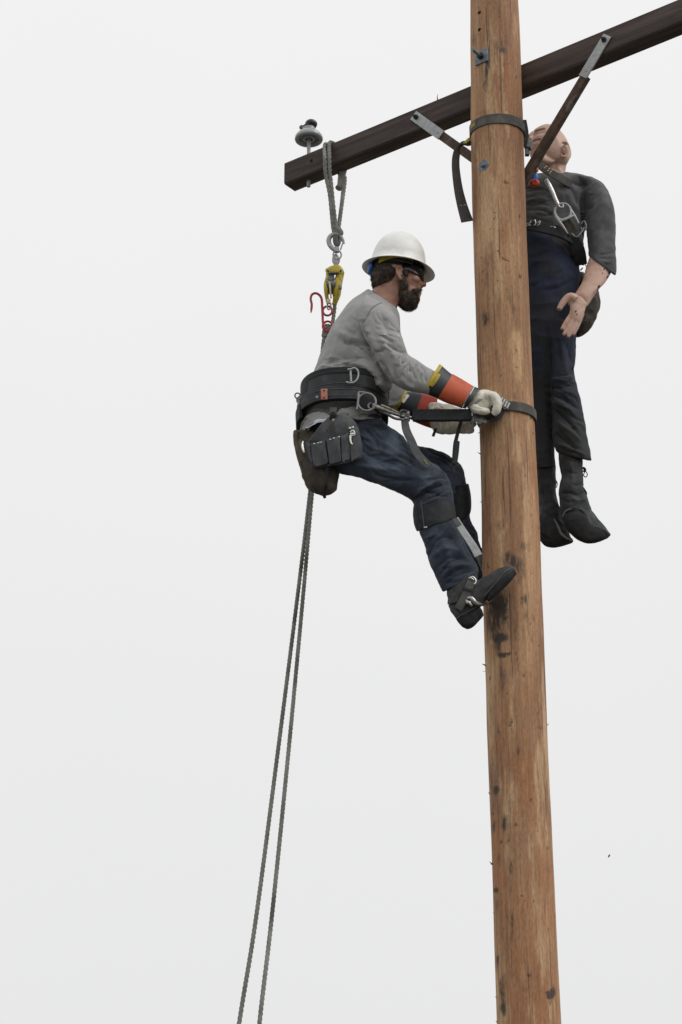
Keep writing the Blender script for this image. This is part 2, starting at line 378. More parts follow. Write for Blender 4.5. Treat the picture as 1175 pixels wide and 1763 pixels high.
# wood of the pole: grain stretched along Z plus the stains listed with the pole
def wood():
    m = bpy.data.materials.new('weathered_pole_wood'); m.use_nodes = True; t = m.node_tree; b = t.nodes['Principled BSDF']
    b.inputs['Roughness'].default_value = .8; b.inputs['Specular IOR Level'].default_value = .25
    L = t.links.new; co = t.nodes.new('ShaderNodeTexCoord')
    def nz(sc_, stz, det=6, ro=.6, dist=0):
        mp = t.nodes.new('ShaderNodeMapping'); mp.inputs['Scale'].default_value = (1, 1, stz); L(co.outputs['Object'], mp.inputs[0])
        n = t.nodes.new('ShaderNodeTexNoise'); n.inputs['Scale'].default_value = sc_; n.inputs['Detail'].default_value = det
        n.inputs['Roughness'].default_value = ro; n.inputs['Distortion'].default_value = dist; L(mp.outputs[0], n.inputs['Vector']); return n.outputs[0]
    def rp(src, p0, c0, p1, c1):
        r = t.nodes.new('ShaderNodeValToRGB'); L(src, r.inputs[0]); e = r.color_ramp.elements
        e[0].position = p0; e[0].color = (*c0, 1); e[1].position = p1; e[1].color = (*c1, 1); return r.outputs[0]
    def mix(fac, a, bb, mode='MIX'):
        x = t.nodes.new('ShaderNodeMixRGB'); x.blend_type = mode
        if isinstance(fac, float): x.inputs[0].default_value = fac
        else: L(fac, x.inputs[0])
        for i, q in ((1, a), (2, bb)):
            if isinstance(q, tuple): x.inputs[i].default_value = (*q, 1)
            else: L(q, x.inputs[i])
        return x.outputs[0]
    base = rp(nz(7, .16, 5, .55, .4), .34, (.275, .142, .080), .64, (.53, .318, .178))
    base = mix(rp(nz(6, .30, 5, .6), .49, (0, 0, 0), .62, (.7, .7, .7)), base, (.42, .200, .100))           # reddish heartwood flushes
    base = mix(rp(nz(11, .14, 7, .65), .53, (0, 0, 0), .60, (.8, .8, .8)), base, (.60, .41, .24))       # pale streaks
    base = mix(rp(nz(9, .18, 8, .72, .6), .55, (0, 0, 0), .68, (.6, .6, .6)), base, (.155, .105, .080)) # brown weathering
    nn = rp(nz(34, .32, 7, .8), .32, (.0, .0, .0), .66, (1, 1, 1))
    def edge(attr, lo, hi, mx_):
        a1 = t.nodes.new('ShaderNodeMath'); a1.operation = 'MULTIPLY_ADD'; L(nn, a1.inputs[0]); a1.inputs[1].default_value = 1.25; a1.inputs[2].default_value = .06
        a3 = t.nodes.new('ShaderNodeMath'); a3.operation = 'MULTIPLY'; L(attr, a3.inputs[0]); L(a1.outputs[0], a3.inputs[1])
        r_ = t.nodes.new('ShaderNodeMapRange'); r_.interpolation_type = 'SMOOTHSTEP'; r_.inputs[1].default_value = lo; r_.inputs[2].default_value = hi; r_.inputs[4].default_value = mx_; L(a3.outputs[0], r_.inputs[0]); return r_.outputs[0]
    a2 = t.nodes.new('ShaderNodeAttribute'); a2.attribute_name = 'pale'
    base = mix(edge(a2.outputs['Fac'], .10, .85, .7), base, (.64, .42, .225))
    base = mix(.75, base, rp(nz(85, .035, 3, .6), .30, (.70, .68, .66), .68, (1.12, 1.12, 1.12)), 'MULTIPLY')
    base = mix(.6, base, rp(nz(160, .30, 2, .6), .32, (.68, .66, .66), .60, (1.08, 1.08, 1.08)), 'MULTIPLY')
    base = mix(rp(nz(70, .022, 2, .5), .655, (0, 0, 0), .68, (.7, .7, .7)), base, (.10, .065, .050))      # fine drying checks
    base = mix(rp(nz(30, .8, 2, .5), .70, (0, 0, 0), .73, (.7, .7, .7)), base, (.11, .07, .052))      # gaff nicks
    at = t.nodes.new('ShaderNodeAttribute'); at.attribute_name = 'stain'
    base = mix(edge(at.outputs['Fac'], .10, .75, .92), base, (.056, .048, .045))
    L(base, b.inputs['Base Color'])
    bp = t.nodes.new('ShaderNodeBump'); bp.inputs['Strength'].default_value = .7; bp.inputs['Distance'].default_value = .003
    L(nz(70, .05, 6, .7), bp.inputs['Height']); L(bp.outputs[0], b.inputs['Normal']); return m
m_pole = wood()
# ------------------------------------------------------------------ ground
g = M(); n = 40; S = 1500
xs = np.sign(np.linspace(-1, 1, n)) * np.abs(np.linspace(-1, 1, n)) ** 3 * S
g.add([(x, y + 8, 0) for y in xs for x in xs], [(j * n + i, j * n + i + 1, (j + 1) * n + i + 1, (j + 1) * n + i) for j in range(n - 1) for i in range(n - 1)])
gr = mk('ground', g, m_ground, smooth=False); gr['kind'] = 'structure'
# ------------------------------------------------------------------ the pole
EDGE = [(1763, 856, 967), (1530, 848.6, 955.4), (1300, 840.8, 944), (1130, 835.8, 938), (960, 831, 931.5), (780, 827, 924), (600, 821.5, 915), (380, 814.5, 906.2), (200, 811, 901), (60, 811, 896.5), (0, 811, 892.5)]
_T = [(P(0, y)[2], (P(l, y)[0] + P(r, y)[0]) / 2, (P(r, y)[0] - P(l, y)[0]) / 2 * .998) for y, l, r in EDGE]
_z = [t[0] for t in _T]; _zz = np.linspace(_z[0], _z[-1], 300)
def _sm(k):
    v = np.interp(_zz, _z, [t[k] for t in _T]); K = np.hanning(31); K /= K.sum(); return np.convolve(np.pad(v, 15, 'reflect', reflect_type='odd'), K, 'valid')
_cx, _cr = _sm(1), _sm(2)
def pcx(z): return float(np.interp(z, _zz, _cx))
def prad(z): return float(np.interp(z, _zz, _cr)) - .0024 * (min(z - _zz[0], 0) + max(z - _zz[-1], 0))
def ledge(y): return float(np.interp(y, [e[0] for e in EDGE][::-1], [e[1] for e in EDGE][::-1]))
pole = root('utility_pole', (PX, PY, 0), 'tall bare tan wooden utility pole with dark stains and scuffs', 'utility pole')
zs = list(np.arange(-.3, 2.4, .1)) + list(np.arange(2.4, 7.8, .0085)) + list(np.arange(7.8, 8.61, .05)); NA = 150
V = []; ang = np.arange(NA) * 2 * math.pi / NA
for z in zs:
    for a in ang:
        r = prad(z) + .0030 * noise.noise(Vector((math.cos(a) * .7, math.sin(a) * .7, z * 1.3))) + .0016 * noise.noise(Vector((math.cos(a) * 2.5, math.sin(a) * 2.5, z * 5))) + .0009 * noise.noise(Vector((math.cos(a) * 9, math.sin(a) * 9, z * 2)))
        V.append((pcx(z) + r * math.cos(a), PY + r * math.sin(a), z))
Fc = [(i * NA + k, i * NA + (k + 1) % NA, (i + 1) * NA + (k + 1) % NA, (i + 1) * NA + k) for i in range(len(zs) - 1) for k in range(NA)]
V.append((PX, PY, -.3)); V.append((PX, PY, zs[-1] + .005)); q = len(V)
Fc += [(q - 2, (k + 1) % NA, k) for k in range(NA)] + [(q - 1, (len(zs) - 1) * NA + k, (len(zs) - 1) * NA + (k + 1) % NA) for k in range(NA)]
V = np.array(V)
ps = link('shaft', V, Fc, m_pole, pole)
Q = proj(V); front = V[:, 1] < PY + .03
st = np.zeros(len(V)); pl = np.zeros(len(V))
for x, y, rx, ry, k in [(860, 78, 8, 13, .8), (866, 86, 8, 8, .7), (840, 82, 4, 14, .6), (838, 130, 5, 30, .6), (833, 155, 5, 22, .35), (817, 66, 6, 16, .5), (814, 140, 4, 45, .35),
        (840, 108, 5, 14, .7), (868, 110, 3, 7, .5), (836, 475, 12, 55, .40), (835, 548, 8, 18, .8), (847, 440, 8, 25, .3), (834, 600, 5, 10, .6), (855, 612, 7, 15, .55), (862, 640, 8, 22, .35),
        (868, 250, 6, 50, .3), (840, 300, 8, 60, .25), (892, 200, 5, 30, .3), (885, 535, 3, 14, .8), (897, 475, 3, 6, 1.2), (888, 560, 16, 14, .3), (895, 372, 2, 4, 1.1), (846, 655, 8, 12, .3), (887, 682, 9, 10, .5), (870, 730, 6, 14, .5),
        (905, 750, 7, 14, .35), (838, 760, 8, 30, .3), (860, 906, 12, 9, .55), (842, 925, 9, 30, .4), (901, 941, 14, 10, .55), (884, 968, 17, 11, 1.0), (897, 989, 9, 17, .7), (875, 955, 9, 8, .7), (862, 1052, 24, 40, .85),
        (848, 1085, 11, 34, .55), (856, 1030, 14, 26, .6), (863, 1098, 10, 6, 1.3), (858, 1101, 6, 3, 1.0), (868, 1128, 9, 3.2, 1.2), (876, 1126, 5, 2.5, 1.0), (858, 1112, 5, 12, .6), (866, 1165, 9, 38, .55), (889, 1085, 3, 25, .5), (903, 1031, 9, 11, .6), (906, 1062, 5, 12, .5),
        (918, 1065, 4, 9, .7), (917, 1100, 3, 10, .6), (902, 1163, 3, 3, .9), (846, 1222, 4, 16, .5), (886, 1220, 5, 34, .4), (858, 1258, 5, 25, .4), (868, 1280, 14, 25, .35), (893, 1295, 5, 9, .6), (930, 1253, 7, 3, .6),
        (856, 1360, 7, 8, .9), (852, 1390, 6, 25, .6), (869, 1420, 6, 15, .9), (851, 1426, 4, 12, .7), (877, 1390, 8, 30, .35), (884, 1315, 6, 22, .35), (863, 1450, 3, 4, .8), (876, 1448, 3, 4, .8), (902, 1425, 4, 9, .4),
        (881, 1494, 4, 12, .9), (860, 1480, 6, 22, .4), (854, 1533, 5, 4, 1.0), (881, 1530, 4, 20, .4), (882, 1595, 4, 26, .8), (856, 1560, 5, 20, .45), (943, 1461, 3, 5, .6), (921, 1508, 4, 4, .5), (935, 1590, 3, 16, .4),
        (857, 1655, 5, 16, .9), (910, 1680, 5, 4, .9), (951, 1711, 6, 7, 1.6), (946, 1716, 5, 4, 1.0), (948, 1726, 3, 7, .8), (953, 1700, 3, 8, .6), (943, 1709, 4, 3, .9), (865, 1700, 6, 30, 1.1), (868, 1738, 6, 12, 1.2), (896, 1690, 16, 5, .3), (940, 1620, 3, 4, .5), (902, 1640, 9, 20, .3)]:
    d = np.exp(-(((Q[:, 0] - x) / rx) ** 2 + ((Q[:, 1] - y) / ry) ** 2)); st += np.where(front, d * k, 0)
for x, y, rx, ry, k in [(887, 588, 10, 24, 1.1), (892, 625, 9, 38, 1.1), (878, 300, 9, 60, .5), (893, 420, 8, 70, .6), (888, 50, 8, 40, .5), (905, 820, 10, 80, .35), (885, 130, 9, 40, .4), (913, 1120, 7, 60, .5), (925, 1400, 12, 80, .35), (815, 40, 5, 14, .3)]:
    d = np.exp(-(((Q[:, 0] - x) / rx) ** 2 + ((Q[:, 1] - y) / ry) ** 2)); pl += np.where(front, d * k, 0)
for nm, ar in (('stain', st), ('pale', pl)):
    a = ps.data.attributes.new(nm, 'FLOAT', 'POINT'); a.data.foreach_set('value', ar.astype(np.float32))
psurf = Surf(V, Fc)
for x, y, r in ((826, 21, 3), (826, 50.5, 3)):
    c = psurf.hit(x, y, -.004); mk('bolt_hole', M().lathe(c, [(.001, 0), (.0085, 0), (.0085, .0052), (.001, .0052)], c - np.array([PX, PY, c[2]]), n=14), m_hole, pole)
for x, y, x2, y2, r in ((833, 1147, 826, 1143, .0035), (834, 1156, 826, 1156, .001), (841, 1370, 838, 1364, .003), (845, 1490, 840, 1484, .0035), (845, 1488, 841, 1489, .0015), (828, 783, 822, 778, .0025), (830, 866, 826, 861, .001), (831, 864, 827, 866, .001), (848, 1575, 846, 1571, .002), (855, 1720, 852, 1716, .002), (829, 744, 824, 746, .002), (853, 1762, 850, 1758, .003), (943, 1249, 946, 1245, .0015)):
    if x < 900: dx = ledge(y) + 3 - x; x += dx; x2 += dx - 2
    mk('splinter', M().tube([P(x, y, -.01), P((x + x2) / 2, (y + y2) / 2, -.014), P(x2, y2, -.02)], [r, r * .8, r * .15], n=6), m_splin, pole)
# ------------------------------------------------------------------ crossarm, braces, bolts
PHI = .652; a_ = np.array([math.cos(PHI), -math.sin(PHI), 0]); b_ = np.array([math.sin(PHI), math.cos(PHI), 0]); z_ = np.array([0, 0, 1.])
AZ, AH, AW, AL = 6.907, .124, .092, 1.325; PC = np.array([PX, PY, 0]); RB = .112
def AR(s, k, t): return PC + a_ * s + b_ * (RB + k) + z_ * (AZ + t)
arm = root('crossarm', AR(0, AW / 2, 0), 'long dark brown timber crossarm bolted behind the pole, rising to the right', 'crossarm')
m = M(); c = .007; rg = []
for s in np.linspace(-AL, AL + .25, 90):
    w_ = .0012 * np.array([noise.noise(Vector((s * 3, i * 2.1, 1))) for i in range(8)])
    hh, ww = AH / 2, AW / 2
    rg.append([AR(s, ww + x + w_[i], y + w_[i]) for i, (x, y) in enumerate(((ww - c, hh), (ww, hh - c), (ww, -hh + c), (ww - c, -hh), (-ww + c, -hh), (-ww, -hh + c), (-ww, hh - c), (-ww + c, hh)))])
m.rings(rg); mk('beam', m, m_arm, arm, sharp=20)
O = AR(0, 0, 0)
h = RP(536.5, 276.5, O, b_); mk('bolt_hole', M().lathe(h - b_ * .0006, [(.001, 0), (.009, 0), (.009, .004), (.001, .004)], b_, n=14), m_hole, arm)
h = RP(548, 282, O, b_); mk('bolt_hole', M().lathe(h - b_ * .0006, [(.001, 0), (.003, 0), (.003, .004), (.001, .004)], b_, n=10), m_hole, arm)
mk('splinter', M().tube([AR(-.405, 0.004, .055), AR(-.405, 0.002, .075), AR(-.40, 0, .088)], [.004, .002, .0006], n=6), m_splin, arm)
# through bolt with square washer that holds the arm
def onpole(z, dirv=-b_): return np.array([pcx(z), PY, z]) + dirv * prad(z)
bt = root('through_bolt', onpole(AZ), 'square washer and bolt end high on the pole, above the wrapped strap', 'bolt', 'bolts through the pole')
c0 = onpole(AZ); mk('square_washer', M().box(c0 - b_ * .004, a_ * .034, z_ * .034, b_ * .004), m_dgalv, bt)
mk('nut', M().lathe(c0 - b_ * .008, [(.001, 0), (.016, 0), (.016, -.0), (.015, .014), (.001, .014)], -b_, n=6), m_bolt, bt, smooth=False)
mk('bolt_end', M().tube([c0, c0 - b_ * .075], .0075, n=12), m_dgalv, bt)
hz = RP(831, 286, onpole(6.5), b_)[2]
b2 = root('brace_bolt', onpole(hz), 'round washer and bolt head on the pole below the wrapped strap', 'bolt', 'bolts through the pole')
c0 = onpole(hz) + b_ * .0015; mk('round_washer', M().lathe(c0, [(.001, 0), (.027, 0), (.0275, .002), (.026, .0045), (.001, .005)], -b_, n=28), m_dgalv, b2)
mk('bolt_head', M().lathe(c0 - b_ * .005, [(.001, 0), (.012, 0), (.012, .008), (.009, .011), (.001, .0115)], -b_, n=6), m_dgalv, b2)
LOW = AR(0, .012, hz - AZ)
for s0, (x, y), lab in ((1, (1043, 70), 'brown wooden brace crossing in front of the hanging dummy\'s head'), (-1, (719, 203), 'brown wooden brace with metal end strap left of the pole under the crossarm')):
    top = RP(x, y, O, b_) - b_ * .008; d = LOW - top; L = np.linalg.norm(d); d = d / L; sd_ = unit(np.cross(d, b_))
    br = root('crossarm_brace', top, lab, 'brace', 'wooden braces under the crossarm')
    ln = .185 if s0 > 0 else .20
    t0 = top - d * .025; t1 = top + d * ln
    mk('end_strap', M().box((t0 + t1) / 2 + b_ * .002, d * np.linalg.norm(t1 - t0) / 2, sd_ * .0245, b_ * .0035, .0015), m_galv, br)
    mk('bolt', M().lathe(top - b_ * .001, [(.001, 0), (.0125, 0), (.0125, .009), (.006, .010), (.006, .022), (.001, .0225)], -b_, n=6), m_bolt, br)
    w0 = top + d * (ln - .012); w1 = LOW + d * .02
    mk('wooden_bar', M().box((w0 + w1) / 2 + b_ * .018, d * np.linalg.norm(w1 - w0) / 2, sd_ * .021, b_ * .0145, .004), m_brace, br)
    mk('rivet', M().lathe(t1 - d * .03, [(.001, 0), (.006, 0), (.005, .004), (.001, .005)], -b_, n=12), m_galv, br)
# ------------------------------------------------------------------ insulator on its pin
si = np.dot(RP(532, 262, AR(0, AW / 2, AH / 2), b_) - PC, a_)
ins = root('pin_insulator', AR(si, AW / 2, AH / 2), 'grey porcelain insulator with a dark top near the crossarm\'s end', 'insulator')
base = AR(si, AW / 2, AH / 2); hb = .106
mk('pin', M().tube([base + z_ * (-AH - .035), base + z_ * .13], .0095, n=12).lathe(base, [(.001, 0), (.02, 0), (.02, .006), (.001, .006)]).lathe(base - z_ * (AH + .014), [(.001, 0), (.0105, 0), (.0105, .014), (.001, .014)], n=6), m_galv, ins)
mk('bell', M().lathe(base + z_ * hb, [(.001, .022), (.016, .020), (.019, .004), (.030, .003), (.033, .017), (.047, .017), (.051, .000), (.060, -.003), (.068, .000), (.0705, .007), (.068, .020), (.058, .034), (.043, .044), (.033, .048), (.029, .058), (.032, .066), (.030, .071), (.001, .072)], n=40), m_porc, ins, sharp=60)
m = M().ell(base + z_ * (hb + .074), (.034, .034, .013)); cc = base + z_ * (hb + .088)
m.ell(cc + a_ * .014, (.031, .032, .023), ax=(a_, b_, z_)); m.tube([cc + a_ * -.012 - z_ * .010, cc + a_ * -.038 - z_ * .008, cc + a_ * -.050 + z_ * .010], [.018, .015, .013])
Vv, Ff = remesh(m, .003, 3); link('dark_cap', Vv, Ff, m_porcd, ins)
# ------------------------------------------------------------------ rope sling, block, red hook, hand line
DS = AR(-.965, 0, 0)[1] - PY                       # depth of the arm's front face where the sling hangs
def HB(px, py, k=0.): return P(px, py, DS - .012 + k)
sl = root('rope_sling', HB(575, 400), 'doubled grey rope sling looped over the crossarm, holding the yellow block', 'rope sling')
RR = .0092
def strand(front, top_s):
    tp = [AR(top_s, -RR, AH / 2 - .01), AR(top_s, .01, AH / 2 + RR), AR(top_s + .002, AW - .01, AH / 2 + RR), AR(top_s + .004, AW + RR, AH / 2 - .01), AR(top_s + .006, AW + RR, -AH / 2 + .01)]
    return [HB(*p) for p in front] + tp
kn = HB(581, 401, .03)
for i, (pts, ts) in enumerate((([(578, 404), (574, 392), (568.5, 337), (563.5, 312), (560.5, 293), (559.5, 268)], None), ([(581, 404), (579, 392), (574, 350), (570.6, 315), (568, 293), (567.5, 266)], None))):
    ts = np.dot(RP(pts[-1][0], 250, AR(0, -RR, 0), b_) - PC, a_)
    A = strand(pts, ts); A += [P(594 - i * 2, 305, DS + .10), P(592 - i, 330, DS + .07), P(587, 365, DS + .03), P(583 - i, 398, DS)]
    mk('rope_strand', M().tube(A, RR, n=14, sub=34, twist=.075), m_rope, sl, sharp=70)
mk('knot', M().tube([P(594, 286, DS + .11), P(589, 302, DS + .10), P(586, 318, DS + .09), P(583, 324, DS + .085)], [.016, .018, .015, .017], n=12, sub=5), m_rope, sl)
mk('knot', M().tube([HB(577, 392), HB(584, 396), HB(587, 402), HB(581, 406)], [.011, .014, .013, .009], n=12, sub=5).tube([HB(578, 404, -.01), HB(578, 415), HB(581, 421, .01), HB(584, 412, .03), HB(584, 402, .02)], .0125, n=12, sub=6), m_rope, sl)
bk = root('rope_block', HB(575, 456), 'yellow painted rope pulley block hanging from the grey sling', 'pulley block')
mk('hook', M().tube([HB(*p) for p in ((580, 432), (574, 428), (568, 421), (566.5, 412), (571, 405), (579, 402.5), (586, 406), (590, 412), (592.5, 419))], [.010, .011, .0115, .0115, .011, .0095, .009, .008, .005], n=12, sub=5).tube([HB(580, 426), HB(580, 434)], .012, n=12), m_galv, bk)
mk('gate', M().tube([HB(591, 417, -.006), HB(586.5, 430, -.006)], .0035, n=8), m_galv, bk)
ey = [HB(581 + 7 * math.sin(t), 438.5 + 7.5 * math.cos(t)) for t in np.linspace(0, 2 * math.pi, 17)[:-1]]
mk('swivel_eye', M().tube(ey, .0042, n=8, closed=True), m_galv, bk)
mk('swivel', M().eloft([(577, 437, 580, 437, DS, .007), (573, 441, 583, 440, DS, .012), (572, 448, 586, 447, DS, .016), (573, 452, 585, 452, DS, .015), (576, 457, 582, 457, DS, .012)]), m_galv, bk)
d0 = DS - .01
mk('yoke', M().eloft([(577, 455.5, 581, 455.5, d0, .012), (569, 458, 586, 457, d0, .024), (561.5, 463, 591.5, 464, d0, .030), (561, 468, 593, 470, d0, .028), (568, 471, 589, 474, d0, .018)], sq=.85), m_yel, bk)
mk('side_plate', M().eloft([(561, 462, 569, 462, d0, .02), (561.5, 474, 568.5, 474, d0, .024), (558, 487, 567, 486, d0, .042), (557.8, 497, 566, 497, d0, .045), (559, 508, 566, 508, d0, .036), (562, 522, 568, 523, d0, .018)], sq=.8), m_yel, bk)
mk('side_plate', M().eloft([(584, 464, 593.5, 469, d0, .02), (579, 473, 592, 477, d0, .024), (574, 486, 590, 487, d0, .042), (573, 497, 588.5, 497, d0, .045), (574, 508, 587, 508, d0, .036), (573, 519, 582, 520, d0, .022), (571, 524, 580, 524, d0, .015)], sq=.8), m_yel, bk)
mk('axle', M().ell(HB(586, 495, -.05), (.009, .006, .013)), m_dsteel, bk)
mk('sheave', M().lathe(HB(562, 494), [(.001, 0), (.040, 0), (.042, .006), (.034, .014), (.034, .030), (.042, .040), (.040, .044), (.001, .044)], (1, .0, 0), n=30), m_dsteel, bk)
mk('becket', M().box(HB(571, 481, 0), [.014, 0, 0], [0, 0, .030], [0, .02, 0], .006), m_dsteel, bk)
mk('latch', M().box(HB(569, 499, -.045), [.004, 0, 0], [-.004, 0, .042], [0, .006, 0]).box(HB(566, 519, -.03), [.009, 0, 0], [0, 0, .012], [0, .006, 0]), m_cream, bk)
mk('pin', M().tube([HB(566, 470, -.028), HB(583, 469, -.028)], .005, n=10).ell(HB(565, 465.5, -.032), .006).ell(HB(587, 466, -.032), .006), m_dsteel, bk)
mk('becket_pin', M().tube([HB(565, 521, -.02), HB(563.5, 528, -.02), HB(566.5, 533, -.015), HB(570, 528, -.01), HB(569, 521, -.01)], .0035, n=8, sub=5), m_steel, bk)
rh = M().tube([HB(*p, -.01) for p in ((535.6, 538.6), (536.5, 532), (537, 524), (535.3, 514), (537.6, 507), (543.8, 504.5), (550.5, 508), (554.2, 515), (555, 527), (555.8, 543), (556.7, 557), (560.5, 566))], [.002, .0055, .0058, .0058, .0058, .0058, .006, .006, .006, .006, .006, .005], n=10, sub=5)
for cx_, cy_, r_ in ((564.2, 535, 8), (564.5, 561.5, 8.5)): rh.tube([HB(cx_ + r_ * math.cos(t), cy_ + r_ * math.sin(t), -.01) for t in np.linspace(0, 2 * math.pi, 21)[:-1]], .0052, n=10, closed=True)
solo('hand_line_hook', rh, m_red, 'red metal hook with two ring eyes hanging under the yellow block', 'hook')
hl = M()
hl.tube([HB(569, 488, -.03), HB(575, 500, 0), HB(577, 523), HB(573, 556), HB(566, 600, -.02), P(549, 735, DS - .05), P(537, 858, DS - .08), P(522.6, 1022, DS - .14), P(496.5, 1300, DS - .26), P(468, 1582, DS - .38), P(447, 1763, DS - .45), P(425, 1990, DS - .50), np.array([P(425, 1990, DS - .5)[0] - .05, PY + .1, .02])], .0086, n=12, sub=90, twist=.060)
hl.tube([HB(562, 561), HB(561, 572), HB(556, 600), P(545, 735, DS - .04), P(534, 848, DS - .06), P(514.7, 1010, DS - .12), P(478, 1300, DS - .22), P(441, 1582, DS - .33), P(412, 1763, DS - .40), P(380, 1990, DS - .45), np.array([P(380, 1990, DS - .45)[0] - .05, PY + .1, .02])], .0086, n=12, sub=100, twist=.060)
hl.tube([HB(563, 559), HB(560, 566), HB(558, 578), HB(562, 576), HB(566, 566), HB(565, 559)], .010, n=12, sub=16, twist=.062)
solo('hand_line', hl, m_rope, 'long twisted grey rope running down behind the climber to the ground', 'rope', sharp=70)
# ------------------------------------------------------------------ the lineman
D0 = -.03
wk = root('person', P(580, 860, D0), 'lineman in white hard hat, grey shirt and jeans leaning back from the pole', 'person')
# --- shirt: torso, both sleeves
T1 = [(634, 497, 683, 530, D0, .085), (622, 505, 689, 546, D0, .13), (603, 519, 690, 570, D0, .165), (586, 541, 688, 592, D0, .17), (569, 567, 684, 613, D0, .165), (557, 595, 680, 634, D0, .155), (547, 622, 676, 654, D0, .15), (536, 652, 668, 676, D0, .15), (526, 680, 658, 694, D0, .155), (521, 703, 652, 712, D0, .16), (520, 722, 652, 728, D0, .163)]
SL1 = [(630, 506, 668, 530, -.20, .05), (622, 520, 683, 546, -.235, .062), (618, 548, 690, 572, -.25, .065), (627, 578, 696.5, 592, -.255, .062), (641, 603, 702, 607, -.258, .058), (657, 633, 708, 613, -.25, .056), (676, 658, 722, 622, -.24, .053), (700, 672, 738, 632, -.22, .050), (727, 677, 751, 640, -.20, .046), (742, 680, 760, 648, -.19, .042)]
SL2 = [(626, 520, 668, 545, .17, .055), (625, 560, 682, 585, .20, .06), (630, 610, 685, 618, .21, .055), (640, 668, 688, 640, .20, .052), (665, 704, 700, 668, .17, .046), (690, 710, 708, 676, .14, .042), (705, 715, 718, 682, .12, .038)]
m = M(); m.eloft(T1, n=32); m.eloft(SL1, n=24); m.eloft(SL2, n=20)
m.eloft([(596, 590, 674, 604, D0 - .07, .11), (608, 618, 677, 632, D0 - .08, .125), (618, 636, 678.5, 652, D0 - .085, .130), (632, 650, 674, 668, D0 - .09, .115), (648, 662, 664, 676, D0 - .10, .07)], n=24)
Vs, Fs = remesh(m, .0042, 8, .5)
Vs = wrinkle(Vs, Fs, .0014, 7, (1, 1, 1.6), 3); Vs = wrinkle(Vs, Fs, .0004, 22, (1.3, 1, 1), 8)
Vs = folds(Vs, Fs, mul=1.6, lst=[
    ([(657, 522), (640, 532), (630, 546), (624, 557)], -.0030, 1.6), ([(622, 560), (632, 582), (640, 602), (650, 622)], -.008, 4.5), ([(630, 562), (642, 590), (655, 612)], .007, 5),
    ([(643, 606), (652, 606), (662, 602)], -.008, 3), ([(650, 622), (662, 634), (668, 650), (671, 665)], -.012, 4.5), ([(668, 630), (675, 648), (673, 668), (662, 682)], .006, 3),
    ([(582, 580), (596, 589), (614, 592), (632, 603), (645, 614)], -.009, 4), ([(585, 570), (600, 580), (620, 585), (636, 594)], .006, 5), ([(580, 612), (600, 618), (628, 616), (650, 622)], -.006, 4),
    ([(576, 628), (600, 626), (625, 628), (648, 640)], .006, 5), ([(578, 540), (577, 575), (574, 610), (560, 630)], .005, 5), ([(560, 632), (572, 622), (590, 626), (612, 634)], -.007, 3.5),
    ([(548, 638), (560, 630), (575, 634)], .006, 3), ([(615, 640), (632, 650), (655, 654)], -.007, 4), ([(620, 650), (640, 663), (660, 662)], .004, 4),
    ([(672, 556), (682, 566), (692, 574)], -.004, 2), ([(658, 578), (676, 590), (696, 601)], -.004, 3), ([(664, 590), (682, 600), (702, 607)], -.010, 3.5), ([(655, 580), (668, 600), (680, 615)], .005, 5),
    ([(703, 606), (696, 616), (694, 628)], -.009, 3.5), ([(712, 617), (706, 628), (706, 645)], -.006, 3), ([(722, 624), (714, 640), (716, 655)], -.005, 2.5), ([(730, 628), (724, 642), (726, 658)], -.004, 2.2), ([(738, 632), (733, 645), (734, 660)], -.004, 2.2),
    ([(684, 626), (680, 642), (684, 656)], -.006, 4), ([(690, 650), (700, 662), (715, 668)], .005, 4), ([(650, 520), (664, 534), (672, 556)], .004, 5), ([(655, 545), (668, 572), (676, 590)], -.004, 4),
    ([(672, 690), (684, 688), (692, 684)], -.005, 2.5), ([(668, 698), (680, 698), (690, 694)], .004, 2), ([(600, 548), (610, 565), (612, 582)], -.003, 5),
    ([(575, 706), (590, 712), (612, 706)], -.006, 3), ([(600, 722), (625, 714), (650, 716)], -.006, 3), ([(530, 718), (545, 708), (560, 712)], .006, 3), ([(522, 724), (540, 722), (560, 728)], -.006, 3)] + bundle(698, 628, 60, 5, 30, 7, .0035, 1.8, 1) + bundle(720, 640, 100, 6, 26, 6, .0026, 1.5, 2) + bundle(672, 590, -25, 6, 36, 7, .0028, 2, 3) + bundle(590, 628, 8, 4, 55, 6, .003, 2, 4) + bundle(610, 575, -25, 6, 46, 9, .0024, 2.5, 5) + bundle(640, 648, -20, 4, 40, 6, .003, 2, 6) + bundle(565, 600, 70, 4, 50, 9, .0022, 2.4, 7) + bundle(655, 548, -50, 5, 30, 7, .002, 2, 8) + bundle(650, 500, 0, 2, 20, 5, .001, 2, 9))
sh = link('shirt', Vs, Fs, m_shirt, wk, sharp=180)
SS = Surf(Vs, Fs)
m = M(); SS.strip(m, [(658, 521), (648, 525), (640, 531), (635, 541), (629, 550), (624.5, 557)], 1.6, .0012, .002); mk('shoulder_seam', m, m_seam, sh)
m = M(); SS.strip(m, [(636, 503), (648, 502), (662, 507), (672, 516), (680, 532)], 5, .0015, .003); mk('collar', m, m_shirt, sh)
